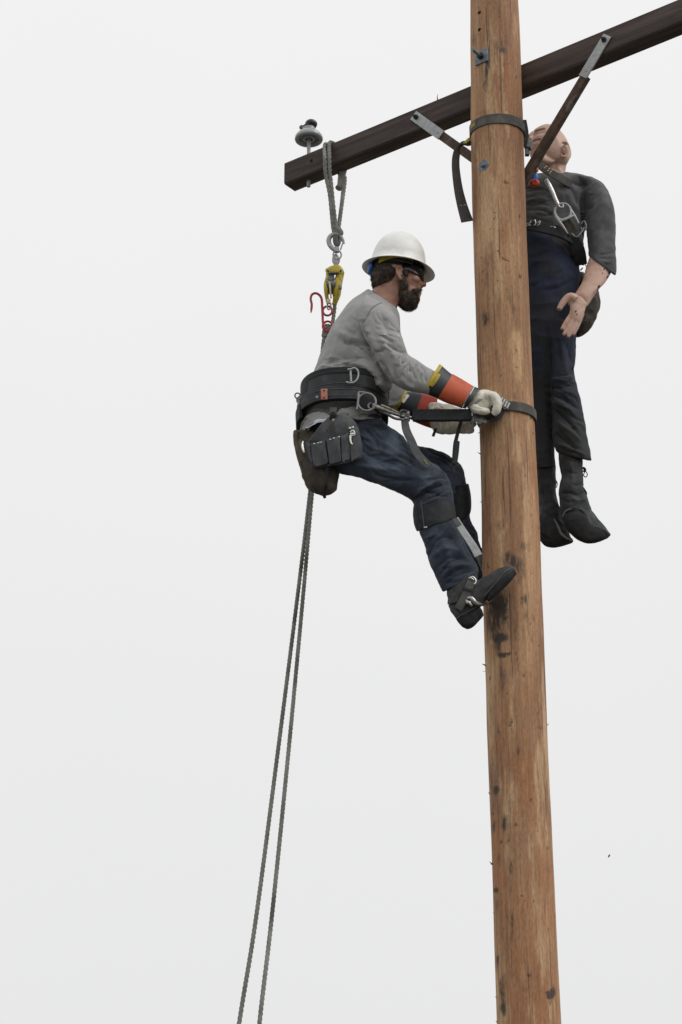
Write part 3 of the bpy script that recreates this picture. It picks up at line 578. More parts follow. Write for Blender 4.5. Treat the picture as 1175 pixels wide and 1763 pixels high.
# sleeve print: a rounded badge and a line of small pale letters, unreadable in the photo
m = M()
for pth in ([(653, 570.2), (664, 570.4)], [(653, 575.4), (664, 575.8)], [(653.3, 570), (652.6, 573), (653.3, 575.6)], [(664.4, 570), (665, 573), (664.4, 576)]): SS.strip(m, pth, 1.0, .0022, .0008, nw=2)
for i in range(4): SS.strip(m, [(655.8 + i * 2.1, 571.8), (655.9 + i * 2.1, 574.4)], 1.1, .0022, .0008, nw=2, sub=2)
for i in range(9):
    x = 667.5 + i * 2.35; y = 571.8 + i * .62
    SS.strip(m, [(x, y), (x + .15, y + 3.2 + (i % 3) * .3)], 1.1, .0022, .0008, nw=2, sub=2)
    if i % 2: SS.strip(m, [(x, y + 1.4 + (i % 4) * .4), (x + 1.8, y + 1.9)], .9, .0022, .0008, nw=2, sub=2)
for i in range(6): SS.strip(m, [(675 + i * 1.8, 577.2 + i * .5), (675.8 + i * 1.8, 577.6 + i * .5)], .9, .0022, .0008, nw=2, sub=2)
mk('sleeve_print', m, m_print, sh)
# --- jeans
J0 = [(523, 704, 652, 706, D0, .155), (520, 722, 655, 716, D0, .16), (523, 748, 668, 736, D0, .155), (532, 775, 660, 760, D0, .13), (545, 792, 640, 780, D0, .10)]
J1 = [(618, 716, 530, 770, -.12, .085), (640, 718, 552, 800, -.13, .09), (662, 728, 590, 816, -.14, .088), (690, 747, 630, 827, -.15, .084), (708, 768, 664, 840, -.155, .08), (728, 786, 690, 852, -.155, .077), (752, 802, 706, 861, -.155, .075), (772, 822, 712, 868, -.155, .073), (780, 850, 713, 880, -.155, .07), (782, 880, 714, 892, -.16, .066), (784, 900, 721, 914, -.165, .062), (797, 926, 731, 938, -.17, .060), (811, 952, 739, 966, -.175, .058), (821, 972, 750, 991, -.18, .055), (825, 985, 763, 1019, -.185, .053)]
J2 = [(640, 735, 585, 790, .08, .085), (690, 757, 650, 815, .10, .082), (722, 768, 690, 835, .11, .078), (748, 773, 715, 852, .115, .075), (776, 786, 735, 862, .115, .072), (795, 803, 750, 872, .11, .07), (802, 828, 760, 882, .11, .067), (808, 862, 768, 895, .105, .062), (809, 888, 777, 912, .10, .058), (821, 916, 786, 932, .095, .055), (831, 945, 797, 960, .09, .052), (846, 985, 812, 998, .08, .048)]
m = M(); m.eloft(J0, n=28); m.eloft(J1, n=26); m.eloft(J2, n=24)
Vj, Fj = remesh(m, .0042, 7, .5)
Vj = wrinkle(Vj, Fj, .0022, 8, (1, 1, 1.3), 11); Vj = wrinkle(Vj, Fj, .0009, 24, (1, 1, 1), 12)
Vj = folds(Vj, Fj, mul=1.7, lst=[
    ([(640, 745), (660, 762), (690, 780), (715, 800)], .004, 6), ([(615, 770), (650, 790), (690, 800)], -.005, 5), ([(600, 800), (640, 806), (690, 812)], .005, 5), ([(640, 815), (680, 826), (712, 826)], -.006, 4),
    ([(712, 862), (730, 850), (752, 838), (772, 832)], -.009, 4), ([(716, 855), (738, 838), (760, 826)], .006, 4), ([(720, 872), (745, 862), (775, 846)], .005, 4), ([(728, 846), (745, 848), (765, 858)], -.006, 3),
    ([(735, 832), (755, 822), (772, 824)], -.005, 3), ([(650, 726), (672, 742), (690, 752)], .004, 4), ([(628, 738), (645, 752), (652, 775)], -.005, 4),
    ([(745, 935), (765, 925), (785, 928)], -.005, 4), ([(745, 960), (768, 945), (795, 950)], .005, 5), ([(752, 978), (772, 962), (805, 962)], -.005, 4), ([(760, 995), (785, 975), (815, 975)], .005, 4), ([(765, 1008), (790, 990), (820, 982)], -.004, 3), ([(755, 920), (770, 950), (778, 985)], .004, 6), ([(790, 905), (800, 940), (812, 965)], -.003, 4),
    ([(735, 775), (760, 784), (785, 798)], -.006, 4), ([(745, 800), (770, 810), (795, 822)], .005, 4), ([(780, 835), (795, 845), (806, 850)], -.006, 4), ([(788, 900), (805, 905), (818, 915)], -.004, 4)] + bundle(742, 842, 25, 6, 50, 6, .0028, 1.8, 11) + bundle(660, 800, -18, 6, 70, 8, .0024, 2, 12) + bundle(640, 748, -40, 6, 50, 8, .0024, 2, 13) + bundle(775, 990, 25, 5, 46, 8, .0028, 2, 14) + bundle(758, 940, 60, 5, 44, 9, .0022, 2, 15) + bundle(770, 792, -35, 6, 40, 6, .0024, 1.8, 16) + bundle(700, 780, -38, 4, 60, 9, .002, 2.2, 17) + bundle(788, 850, 20, 4, 26, 7, .002, 1.8, 18))
jn = link('jeans', Vj, Fj, m_denim, wk, sharp=180)
SJ = Surf(Vj, Fj)
m = M()
for pth in ([(626, 742), (650, 768), (680, 785), (706, 801), (735, 818)], [(700, 803), (715, 797), (722, 790)]): SJ.strip(m, pth, 1.2, .001, .0015)
SJ.strip(m, [(768, 1014), (790, 1003), (808, 990), (824, 976)], 1.2, .001, .0015)
SJ.strip(m, [(731, 800), (743, 799), (748, 806)], 2, .001, .0015)
mks('seam', m, m_stitch, jn)
# --- skin: one continuous body under the clothes, with the head
HS = 1 / 408.; HO = P(684, 486, D0)
hf = unit([1, .10, 0]); hs = unit([.10, -1, 0]); hu = z_
def H(x, y, z): return HO + hf * x + hs * y + hu * z
AX = (hf, hs, hu)
m = M()
m.eloft([(641, 500, 683, 536, D0, .062), (645, 494, 686, 524, D0, .060), (652, 482, 695, 512, D0, .062), (660, 470, 700, 500, D0, .06)], n=24)      # neck
m.eloft(slim(T1[1:], .80, .75), n=24); m.eloft(slim(SL1, .62, .60), n=16); m.eloft(slim(SL2, .6, .6), n=16); m.eloft(slim(J0), n=20); m.eloft(slim(J1, .66, .66), n=18); m.eloft(slim(J2, .62, .62), n=18)
m.tube([P(748, 662, -.19), P(806, 688, -.163), P(828, 694, -.155)], [.026, .024, .022], n=12, sub=3); m.tube([P(708, 696, .12), P(750, 712, .06), P(785, 722, .02)], [.026, .024, .022], n=12, sub=3)
m.tube([P(795, 1000, -.183), P(806, 1038, -.19)], .03, n=12); m.tube([P(828, 985, .08), P(835, 995, .06)], .028, n=12)
m.ell(H(-.010, 0, .045), (.100, .074, .095), 28, 20, ax=AX)               # cranium
m.ell(H(.045, 0, .010), (.062, .060, .075), 28, 20, ax=AX)                # face
m.ell(H(.045, 0, -.055), (.050, .050, .050), 24, 16, ax=AX)               # jaw
m.ell(H(.078, 0, -.078), (.022, .024, .020), ax=AX)                       # chin
m.ell(H(.085, 0, -.050), (.020, .028, .014), ax=AX); m.ell(H(.084, 0, -.063), (.018, .024, .010), ax=AX)   # lips
m.ell(H(.092, 0, -.034), (.014, .026, .014), ax=AX)
m.tube([H(.097, 0, .028), H(.106, 0, .012), H(.116, 0, -.002), H(.114, 0, -.010)], [.009, .010, .0125, .011], n=12, sub=3)   # nose
for q in (-1, 1):
    m.ell(H(.103, q * .011, -.010), (.012, .009, .009), ax=AX)            # nostril wings
    m.ell(H(.070, q * .040, -.004), (.026, .022, .018), ax=AX)            # cheekbones
    m.ell(H(.088, q * .030, .040), (.018, .026, .009), ax=AX)             # brows
    # ear: rim, lobe and bowl
    m.tube([H(.012, q * .070, -.018), H(.006, q * .078, -.024), H(-.002, q * .082, -.016), H(-.012, q * .087, .004), H(-.012, q * .088, .022), H(-.002, q * .086, .032), H(.010, q * .080, .028), H(.014, q * .073, .014)], [.006, .008, .006, .005, .005, .005, .005, .005], n=8, sub=4)
    m.ell(H(.000, q * .076, .006), (.012, .006, .020), ax=AX); m.ell(H(.010, q * .074, .0), (.006, .007, .008), ax=AX)
Vb, Fb = remesh(m, .0040, 3, .5)
bd = link('body', Vb, Fb, m_skin, wk, sharp=180)
def hairy(name, m, vox, amp, sc_, n, ln, rad, mat_, par, down=.5, dirv=(0, 0, -1), keep=None):
    V, Fc = remesh(m, vox, 9, .5)
    V = wrinkle(V, Fc, amp, sc_, (1, 1, .6), 5, False); Nn = normals(V, Fc)
    mm = M(); mm.V = [tuple(v) for v in V]; mm.F = [tuple(f) for f in Fc]
    for i in np.random.choice(len(V), n):
        v = V[i]; 
        if keep is not None and not keep(v): continue
        d = unit(Nn[i] * (1 - down) + np.array(dirv) * down + np.random.normal(0, .25, 3)); L = ln * random.uniform(.5, 1.2)
        s_ = unit(np.cross(d, np.random.normal(0, 1, 3))) * rad; p = v - Nn[i] * .002
        b = len(mm.V); q = p + d * L * .55 + Nn[i] * L * .08
        mm.V += [tuple(p - s_), tuple(p + s_), tuple(q + s_ * .7), tuple(p + d * L), tuple(q - s_ * .7)]; mm.F += [(b, b + 1, b + 2, b + 4), (b + 4, b + 2, b + 3)]
    return link(name, mm.V, mm.F, mat_, par, sharp=180)
m = M(); m.ell(H(-.046, 0, .020), (.069, .080, .054), 28, 20, ax=AX); m.ell(H(-.004, 0, .066), (.106, .080, .052), 28, 20, ax=AX); m.ell(H(-.075, 0, -.012), (.036, .058, .022), ax=AX)
for q in (-1, 1): m.ell(H(.030, q * .066, .030), (.014, .010, .035), ax=AX)
hairy('hair', m, .004, .003, 40, 5200, .011, .0007, m_hair, wk, .65)
m = M(); m.ell(H(.048, 0, -.082), (.041, .054, .043), 28, 20, ax=AX); m.ell(H(.054, 0, -.099), (.034, .042, .026), 24, 16, ax=AX); m.ell(H(.024, 0, -.068), (.034, .061, .034), 24, 16, ax=AX); m.ell(H(.064, 0, -.078), (.030, .042, .028), 24, 16, ax=AX)
for q in (-1, 1): m.tube([H(.012, q * .068, .026), H(.013, q * .070, .002), H(.016, q * .068, -.026), H(.026, q * .057, -.055)], [.006, .007, .012, .018], n=12, sub=3); m.tube([H(.102, q * .005, -.030), H(.095, q * .018, -.037), H(.082, q * .030, -.050), H(.066, q * .040, -.066)], [.0050, .008, .011, .018], n=10, sub=3)
hairy('beard', m, .0038, .0030, 45, 12000, .012, .0006, m_beard, wk, .6)
# --- sunglasses
m = M(); rg = []
for t in np.linspace(-100, 100, 61):
    c, s_ = math.cos(R(t)), math.sin(R(t)); k = abs(t) / 100
    ctr = (.032 + .083 * c, .073 * s_); nose_ = max(0, 1 - abs(t) / 9)
    zt = .071 - .014 * max(0, k - .55) / .45; zb = .006 + .017 * max(0, k - .45) / .55 + nose_ * .022 + .004 * k
    th = .0022; rg.append([H(ctr[0] + th * c, ctr[1] + th * s_, zt), H(ctr[0] - th * c, ctr[1] - th * s_, zt), H(ctr[0] - th * c, ctr[1] - th * s_, zb), H(ctr[0] + th * c, ctr[1] + th * s_, zb)])
m.rings(rg); sg = mk('sunglasses', m, m_glass, wk)
m = M()
for q in (-1, 1): m.ribbon([H(.030, q * .073, .036), H(.015, q * .079, .036), H(-.005, q * .083, .034), H(-.018, q * .084, .022)], [.009, .006, .005, .005], .003, z_, sub=3)
mks('temple_arm', m, m_glass, sg)
# --- hard hat
BC = H(.006, 0, .069); tl = R(5.5); tf = unit(hf * math.cos(tl) - hu * math.sin(tl)); tu = unit(np.cross(tf, hs)); tu = tu if tu[2] > 0 else -tu
hat = M(); n = 72
def hatpt(rf, rb, rs, t, z):
    c, s_ = math.cos(t), math.sin(t); return BC + tf * (rf if c > 0 else rb) * c + hs * rs * s_ + tu * z
prof = []
for k in np.linspace(0, 1, 13): a = k * math.pi / 2; prof.append((.117 * math.sin(a) ** .92, .119 * math.sin(a) ** .92, .103 * math.sin(a) ** .92, .012 + .158 * math.cos(a) ** .86))
brim = [(.121, .123, .106, .009), (.130, .130, .110, .005), (.147, .145, .116, -.001), (.160, .156, .1205, -.006), (.1615, .1575, .122, -.008)]
inner = [(.159, .155, .1195, -.0095), (.147, .145, .116, -.0045), (.130, .130, .110, .0015), (.117, .119, .103, .005)] + [(a * .972, b * .972, c * .972, z - .0035) for a, b, c, z in prof[::-1][1:]]
rg = [[hatpt(max(f, .0005), max(b, .0005), max(s_, .0005), 2 * math.pi * k / n, z - (.010 * max(0, math.cos(2 * math.pi * k / n)) ** 3 if f > .125 else 0) * (f - .12) / .04) for k in range(n)] for f, b, s_, z in prof + brim + inner]
hat.rings(rg, cap=False); hh = mk('hard_hat', hat, m_helm, wk, sharp=60)
def band(r_f, r_s, z0, z1, t0, t1, th=.002, zc=0, n=30):
    mm = M(); rg = []
    for t in np.linspace(t0, t1, n):
        c, s_ = math.cos(R(t)), math.sin(R(t)); k = (t - t0) / (t1 - t0); zz0, zz1 = (z0(k), z1(k)) if callable(z0) else (z0, z1)
        rg.append([BC + tf * (r_f + e_) * c + hs * (r_s + e_) * s_ + tu * z for e_, z in ((0, zz0), (th, zz0), (th, zz1), (0, zz1))])
    return mm.rings(rg)
mk('headband', band(.106, .089, -.018, .012, 60, 300, .004), m_helmin, hh)
mk('hat_lining', band(.110, .096, -.004, .05, 0, 360, .002, n=60), m_helmin, hh)
mk('web_strap', band(.112, .097, lambda k: -.001 - .030 * max(0, k * 1.15 - .45), lambda k: .014 - .014 * max(0, k * 1.1 - .3), 62, 142, .004), m_hyel, hh)
mk('web_strap', band(.112, .097, lambda k: -.001 - .030 * max(0, k * 1.15 - .45), lambda k: .014 - .014 * max(0, k * 1.1 - .3), 298, 218, .004), m_hyel, hh)
mk('clip', band(.1145, .0995, -.001, .007, 86, 93, .004, n=5), m_wht, hh)
kb = BC - tf * .121 - tu * .022; mk('ratchet_knob', M().lathe(kb, [(.001, -.008), (.022, -.008), (.024, 0), (.022, .008), (.001, .010)], -tf, n=28).ell(kb + hs * .010, (.012, .030, .019), ax=(tf, hs, tu)), m_blue, hh)
# --- gloves and rubber cuffs
def cuff(rows, mat_, name, par): return mk(name, M().eloft(rows, n=30, sub=5, bulge=0), mat_, par, sharp=50)
gl = cuff([(727.5, 675, 757, 626.5, -.19, .062), (729, 677, 760, 628, -.19, .062), (731.5, 677.8, 762, 629.5, -.19, .060)], m_ylw, 'rubber_glove', wk)
gl['label'] = 'black and orange rubber glove cuff with yellow rim on the nearer arm'
CR1 = [(731, 677, 762, 630, -.19, .0595), (744, 682, 772, 639, -.185, .057), (756, 686.5, 781, 646, -.18, .055)]; cuff(CR1, m_rub, 'black_cuff', gl)
cuff([(753.5, 686.5, 780, 643.5, -.18, .059), (770, 694, 795, 652, -.175, .056), (785, 699, 808, 660, -.172, .053), (795, 702.5, 816, 665, -.168, .051)], m_org, 'orange_sleeve', gl)
cuff([(793.5, 702.3, 814.5, 664, -.168, .0515), (796, 703, 817, 665.2, -.168, .0515)], m_seam, 'sleeve_edge', gl)
cuff([(796.5, 702.5, 818, 665.5, -.167, .050), (802.5, 703.5, 826, 669.0, -.163, .048)], m_rub, 'wrist_band', gl)
_q = M().eloft(CR1, n=30, sub=5, bulge=0); SG = Surf(_q.V, _q.F)
m = M(); SG.strip(m, [(742.5, 664.5), (749.5, 654.5), (757, 644)], [4.5, 6.6, 6.8, 6.6, 4.5], .0018, .0025, dflt=-.24, nw=5); mk('glove_label', m, m_ylw, gl)
m = M()
for i in range(5): SG.strip(m, [(743.6 + i * 2.6, 661.0 - i * 3.5), (746.2 + i * 2.6, 662.6 - i * 3.5)], .6, .0026, .0008, dflt=-.245, nw=2, sub=2)
mk('label_print', m, m_seam, gl)
# near hand: back of the hand, four fingers closed over the strap, thumb beneath
m = M()
m.eloft([(804, 702, 824, 672, -.158, .026), (810, 706, 830, 671, -.158, .034), (820, 710, 842, 671.5, -.155, .036), (832, 710, 851, 680, -.152, .033), (840, 705, 856, 690, -.150, .028)], n=22)
for i, (dx, dy, dd) in enumerate(((0, 0, -.183), (2, -2, -.157), (0, -1, -.131), (-5, 1, -.108))):
    m.tube([P(836 + dx, 682 + dy, dd + .004), P(849 + dx, 684 + dy, dd), P(856 + dx, 695 + dy, dd - .003), P(854.5 + dx, 707 + dy, dd - .002), P(850 + dx * .5, 714 + dy * .5, dd + .006)], [.018, .0185, .017, .0160, .0125], n=12, sub=4)
m.tube([P(815, 702, -.176), P(824, 706, -.192), P(834, 708, -.190), P(842, 707, -.180)], [.018, .017, .015, .012], n=12, sub=4)
Vg, Fg = remesh(m, .0032, 3, .5); Vg = wrinkle(Vg, Fg, .0013, 26, (1, 1, 1), 9)
Vg = folds(Vg, Fg, [([(841, 680), (845, 690), (845, 702), (842, 710)], -.006, 1.8), ([(808, 697), (818, 702), (830, 704)], -.003, 1.6), ([(828, 690), (834, 698), (834, 706)], -.003, 2.5), ([(812, 680), (824, 676), (834, 680)], .002, 3)])
gh = link('work_glove', Vg, Fg, m_glove, gl, sharp=180); SGL = Surf(Vg, Fg)
m = M()
for i in range(4): SGL.strip(m, [(815 + i * 1.6, 696 - i * .6 + i * .5), (826 + i * 1.8, 686 + i * 1.0 - i * .6)], .75, .0008, .001, nw=2)
mk('glove_stitching', m, m_seam, gh)
# far hand
g2 = cuff([(680, 705, 698.5, 672.5, .10, .055), (682, 707, 700.5, 673.5, .10, .055), (684, 709, 702, 674, .10, .053)], m_ylw, 'rubber_glove', wk)
g2['label'] = 'black and red rubber glove cuff on the farther arm'
cuff([(683, 709, 702, 674, .10, .053), (698, 718, 715, 674.5, .09, .052), (712, 724, 728, 677.5, .08, .050)], m_rub, 'black_cuff', g2)
cuff([(711, 725, 728, 677, .08, .052), (730, 733, 740, 680, .07, .048), (748, 739, 754, 685, .06, .044)], m_orgd, 'red_sleeve', g2)
SG2b = M().eloft([(683, 709, 702, 674, .10, .053), (698, 718, 715, 674.5, .09, .052), (712, 724, 728, 677.5, .08, .050)], n=30, sub=5, bulge=0); SG2 = Surf(SG2b.V, SG2b.F)
m = M(); SG2.strip(m, [(694, 693), (698, 686), (704, 680)], [4.5, 6.5, 6.5, 4.5], .0015, .002, dflt=.04); mk('glove_label', m, m_wht, g2)
m = M()
for i in range(3): SG2.strip(m, [(707 + i * 3, 692 - i), (711 + i * 3, 683 - i)], .7, .0015, .001, dflt=.04, nw=2)
mk('label_print', m, m_gleath, g2)
m = M()
m.eloft([(741, 735, 737, 691, .05, .036), (752, 746, 750, 692, .04, .040), (768, 748, 770, 695, .03, .040), (784, 747, 788, 700, .02, .038), (796, 742, 800, 706, .01, .034)], n=22)
for i, (y0, y1, dd, L) in enumerate(((712, 708, -.03, 2), (722, 716, -.025, 4), (732, 726, -.02, 3), (741, 736, -.01, 0))):
    m.tube([P(790, y0, dd + .03), P(804 + L, y0, dd + .01), P(812 + L, y1 + 4, dd - .02), P(808 + L, y1 + 4, dd - .05), P(800 + L, y1 + 5, dd - .06)], [.016, .0155, .0145, .0135, .011], n=12, sub=4)
m.tube([P(752, 705, .0), P(766, 706, -.03), P(778, 712, -.05), P(788, 716, -.06)], [.019, .017, .015, .012], n=12, sub=4)
Vh, Fh = remesh(m, .0034, 3, .5); Vh = wrinkle(Vh, Fh, .0014, 24, (1, 1, 1), 19)
Vh = folds(Vh, Fh, [([(753, 694), (760, 700), (772, 702)], -.004, 1.8), ([(748, 698), (756, 698), (764, 704)], -.003, 1.6), ([(760, 722), (762, 735), (760, 746)], -.004, 2), ([(772, 724), (773, 736), (771, 747)], -.003, 2)])
link('work_glove', Vh, Fh, m_glove, g2, sharp=180)
# --- belts
def belt(cl, crr, d, hd, hz_, th, t0=0, t1=360, n=90, tilt=0, out_=0):
    a = P(*cl, d); b = P(*crr, d); C = (a + b) / 2; A = (b - a) / 2; Bv = np.array([0, -hd, 0]); Hh = unit(np.cross(Bv, A)); Hh = Hh if Hh[2] > 0 else -Hh
    full = abs(t1 - t0) >= 360; ts = np.linspace(t0, t1, n + 1)[:-1] if full else np.linspace(t0, t1, n); pts = []; ups = []
    for t in ts:
        c, s_ = math.cos(R(t)), math.sin(R(t)); c = math.copysign(abs(c) ** .85, c); s_ = math.copysign(abs(s_) ** .85, s_)
        pts.append(C + A * c * (1 + out_) + Bv * s_ * (1 + out_)); ups.append(Hh)
    return M().ribbon(pts, hz_, th, closed=full, ups=ups), pts, Hh
m, _, _ = belt((520, 697), (666, 697), D0, .205, .150, .014); hb_ = mk('back_pad', m, m_black, wk)
m, _, _ = belt((521, 689.5), (667, 690), D0, .216, .070, .010); bb = mk('upper_belt', m, m_leath, wk)
m, _, _ = belt((521, 679), (668, 680), D0, .2185, .012, .012); mk('belt_edge', m, m_black, bb)
m, _, _ = belt((513, 716), (660, 714), D0, .226, .060, .008); tb = mk('tool_belt', m, m_leath, wk)
for y_, t_ in ((-5.2, tb), (5.2, tb)):
    m, _, _ = belt((513, 716 + y_), (660, 714 + y_), D0, .2275, .0014, .0085); mk('stitch_line', m, m_gleath, tb)
for y_ in (-8.5, 8.5):
    m, _, _ = belt((521, 689.5 + y_), (667, 690 + y_), D0, .2175, .0014, .0105); mk('stitch_line', m, m_gleath, bb)
m, _, _ = belt((512, 728), (640, 722), D0, .212, .060, .012, 150, 245); mk('back_pad_lobe', m, m_black, hb_)
Y1 = D0 - .237
def tube_px(pts, r, closed=False, n=8, sub=5): return M().tube([P(*p) for p in pts], r, n=n, sub=sub, closed=closed)
m_ring = mat('worn_ring_steel', (.30, .30, .295), .5, .5, c2=(.20, .20, .20), vscale=60)
mk('letter_ring', M().tube([P(x, y, Y1) for x, y in ((604, 638), (604.5, 648), (605, 657))], .0045, n=10).tube([P(x, y, Y1 - .004) for x, y in ((598.5, 636), (604, 635.5), (611, 633.5), (616.5, 638), (617.5, 646), (615, 653), (610, 658), (603, 659), (596, 657.5))], .0038, n=10, sub=5), m_galv, bb)
c_ = P(631.5, 692.5, Y1 - .012)
mk('hip_ring', M().tube([P(632 + 15.5 * math.cos(t), 692 + 15 * math.sin(t), Y1 - .012) for t in np.linspace(0, 2 * math.pi, 31)[:-1]], 0.0044, n=10, closed=True).tube([P(618, 675, Y1 - .012), P(617, 690, Y1 - .013), P(615, 705, Y1 - .012)], 0.0048, n=10, sub=4).tube([P(618, 675, Y1 - .012), P(628, 676, Y1 - .012), P(640, 679, Y1 - .012)], .005, n=10, sub=4), m_ring, tb)
mk('hole_backing', M().ell(P(632, 692, Y1 + .02), (.042, .012, .042), ax=(unit([1, 0, 0]), unit([0, 1, 0]), z_)), m_black, tb)
mk('orange_tag', M().box(P(558.5, 678.5, Y1 - .004), [.0135, 0, .0005], [-.0005, 0, .0240], [0, .0015, 0], .0012), m_copper, tb)
for x, y in ((558.5, 672), (558.5, 684.5)): mk('tag_stud', M().ell(P(x, y, Y1 - .008), (.004, .002, .003)), m_bolt, tb)
mk('belt_stud', M().lathe(P(546, 683.5, Y1 - .002), [(.001, 0), (.0055, 0), (.005, .003), (.0028, .003), (.0028, .001), (.001, .001)], (0, -1, 0), n=14), m_galv, tb)
mk('belt_stud', M().lathe(P(546, 674, Y1 - .001), [(.001, 0), (.0065, 0), (.005, .002), (.001, .0025)], (0, -1, 0), n=14), m_bag, tb)
mk('back_ring', M().tube([P(512.5 + 4.5 * math.cos(t), 681 + 4.5 * math.sin(t), -.12) for t in np.linspace(0, 2 * math.pi, 15)[:-1]], .0032, n=8, closed=True).box(P(516, 689, -.12), [.007, 0, -.008], [.008, 0, .007], [0, .02, 0], .003).box(P(517, 696, -.12), [.010, 0, 0], [0, 0, .016], [0, .02, 0], .004), m_dsteel, tb)
mk('back_snap', M().tube([P(515, 686, -.135), P(520, 688, -.14), P(525, 693, -.142), P(522, 697, -.14)], .004, n=8, sub=4), m_dsteel, tb)
# --- tool pouch hanging on the hip
pz = Y1 + .008
def slab(px, d0_, th, bev=.006, name=None):
    """a leather panel: pillowed outline with real thickness, following a depth function"""
    n = len(px); c = np.mean(px, 0); V = []; Fc = []
    for k, (s_, dd) in enumerate(((1.0, 0), (.985, -th * .35), (.95, -th * .5), (.6, -th * .62))):
        V += [P(c[0] + (x - c[0]) * s_, c[1] + (y - c[1]) * s_, d0_(x, y) + dd) for x, y in px]
    for k, (s_, dd) in enumerate(((.985, th * .35), (.95, th * .5))):
        V += [P(c[0] + (x - c[0]) * s_, c[1] + (y - c[1]) * s_, d0_(x, y) + dd) for x, y in px]
    V.append(P(c[0], c[1], d0_(*c) - th * .65)); V.append(P(c[0], c[1], d0_(*c) + th * .5))
    for a, b in ((0, 1), (1, 2), (2, 3)): Fc += [(a * n + k, a * n + (k + 1) % n, b * n + (k + 1) % n, b * n + k) for k in range(n)]
    for a, b in ((4, 0), (5, 4)): Fc += [(a * n + k, a * n + (k + 1) % n, b * n + (k + 1) % n, b * n + k) for k in range(n)]
    q = 6 * n; Fc += [(q, 3 * n + k, 3 * n + (k + 1) % n) for k in range(n)] + [(q + 1, 5 * n + (k + 1) % n, 5 * n + k) for k in range(n)]
    return M().add(V, Fc)
def dens(poly, k=4):
    A = np.array(poly, float); return [tuple(p) for p in cr(np.vstack([A, A[:1]]), k)[:-1]]
hip = lambda x, y: D0 - .192 * math.sqrt(max(.02, 1 - ((x - 585) / 74) ** 2))
for poly, mt_, nm in (([(527, 716), (545, 708), (560, 711), (570, 716), (567, 722), (556, 723), (548, 723), (540, 728), (528, 734), (523, 745), (522, 758), (516.5, 752), (517, 738), (520, 726)], m_shirt, 'shirt_tail'), ([(575, 716), (584, 708), (594, 703), (612, 700), (640, 706), (657, 715), (655, 723), (640, 720), (628, 722), (612, 722), (600, 717), (590, 714)], m_shirt, 'shirt_tail')):
    Vt = slab(dens(poly), hip, .012); vt = wrinkle(np.array(Vt.V), Vt.F, .003, 30, (1, 1, .5), 9); link(nm, vt, Vt.F, mt_, sh)
mk('undershirt', slab(dens([(526, 735), (532, 730), (540, 726), (548, 721.5), (566, 721), (566, 725), (552, 726), (541, 731), (529, 737)]), lambda x, y: hip(x, y) - .012, .008), m_under, sh)
dp = lambda x, y: -.262 + .0016 * abs(x - 590) * (.5 if x > 590 else 1.0) * .55 + .0003 * (y - 750)
po = root('tool_pouch', P(580, 805, -.26), 'dark grey leather tool pouch with small pockets on the lineman\'s hip', 'tool pouch')
mk('back_panel', slab(dens([(570, 715), (578, 714), (592, 713.5), (606, 720), (615, 731), (620, 746), (624, 770), (623, 786), (616, 791), (598, 797), (570, 802), (546, 805), (537, 800), (531, 784), (526.5, 765), (533, 757), (544, 742), (556, 727)]), dp, .016), m_gleath, po)
for poly, th, dd in (([(536, 764), (548, 761), (559, 758), (561.5, 770), (564, 785), (565, 797), (555, 801), (545, 803), (540, 798), (537, 782)], .016, -.012), ([(562.5, 757), (574, 754), (584, 752), (586, 765), (587, 780), (587, 794), (578, 797), (568, 799), (566, 785), (563.5, 770)], .017, -.012), ([(587, 751), (594, 748), (601, 745), (603, 765), (603, 790), (596, 792.5), (589.5, 794)], .012, -.008), ([(602.5, 735), (610, 735), (617.5, 738), (620.5, 760), (622, 782), (617, 788), (610, 791), (604.5, 791)], .015, -.010), ([(527.5, 763), (534.5, 764), (536, 780), (538.5, 796), (534, 794), (529.5, 780)], .012, -.004)):
    mk('pocket', slab(dens(poly, 3), lambda x, y, dd=dd: dp(x, y) + dd, th), m_gleath, po)
for x, y in ((541.5, 764), (548.5, 762.5), (553, 761.5), (569, 756.5), (575, 754.5), (584, 752.3)):
    mk('rivet', M().ell(P(x, y, dp(x, y) - .026), (.0045, .003, .0028)), m_rivet, po)
for x, y in ((602.8, 737), (607.8, 735.5)): mk('rivet', M().ell(P(x, y, dp(x, y) - .018), (.0052, .003, .0045)), m_rivet, po)
for x, y in ((568.5, 716), (578.5, 714.5)): mk('rivet', M().tube([P(x, y - 2, dp(x, y) - .012), P(x - .5, y + 2, dp(x, y) - .012)], .002, n=8), m_rivet, po)
mk('brass_stud', M().lathe(P(574.2, 723, dp(574, 723) - .012), [(.001, 0), (.0058, 0), (.005, .003), (.003, .003), (.003, .001), (.001, .001)], (0, -1, 0), n=16), m_cream, po)
mk('hanger_loop', M().ribbon([P(574, 702, Y1 + .0), P(574, 712, Y1 - .012), P(574, 722, dp(574, 722) - .006)], .030, .005, [1, 0, 0], sub=4).ell(P(574, 709, Y1 - .016), (.005, .003, .004)), m_leath, po)
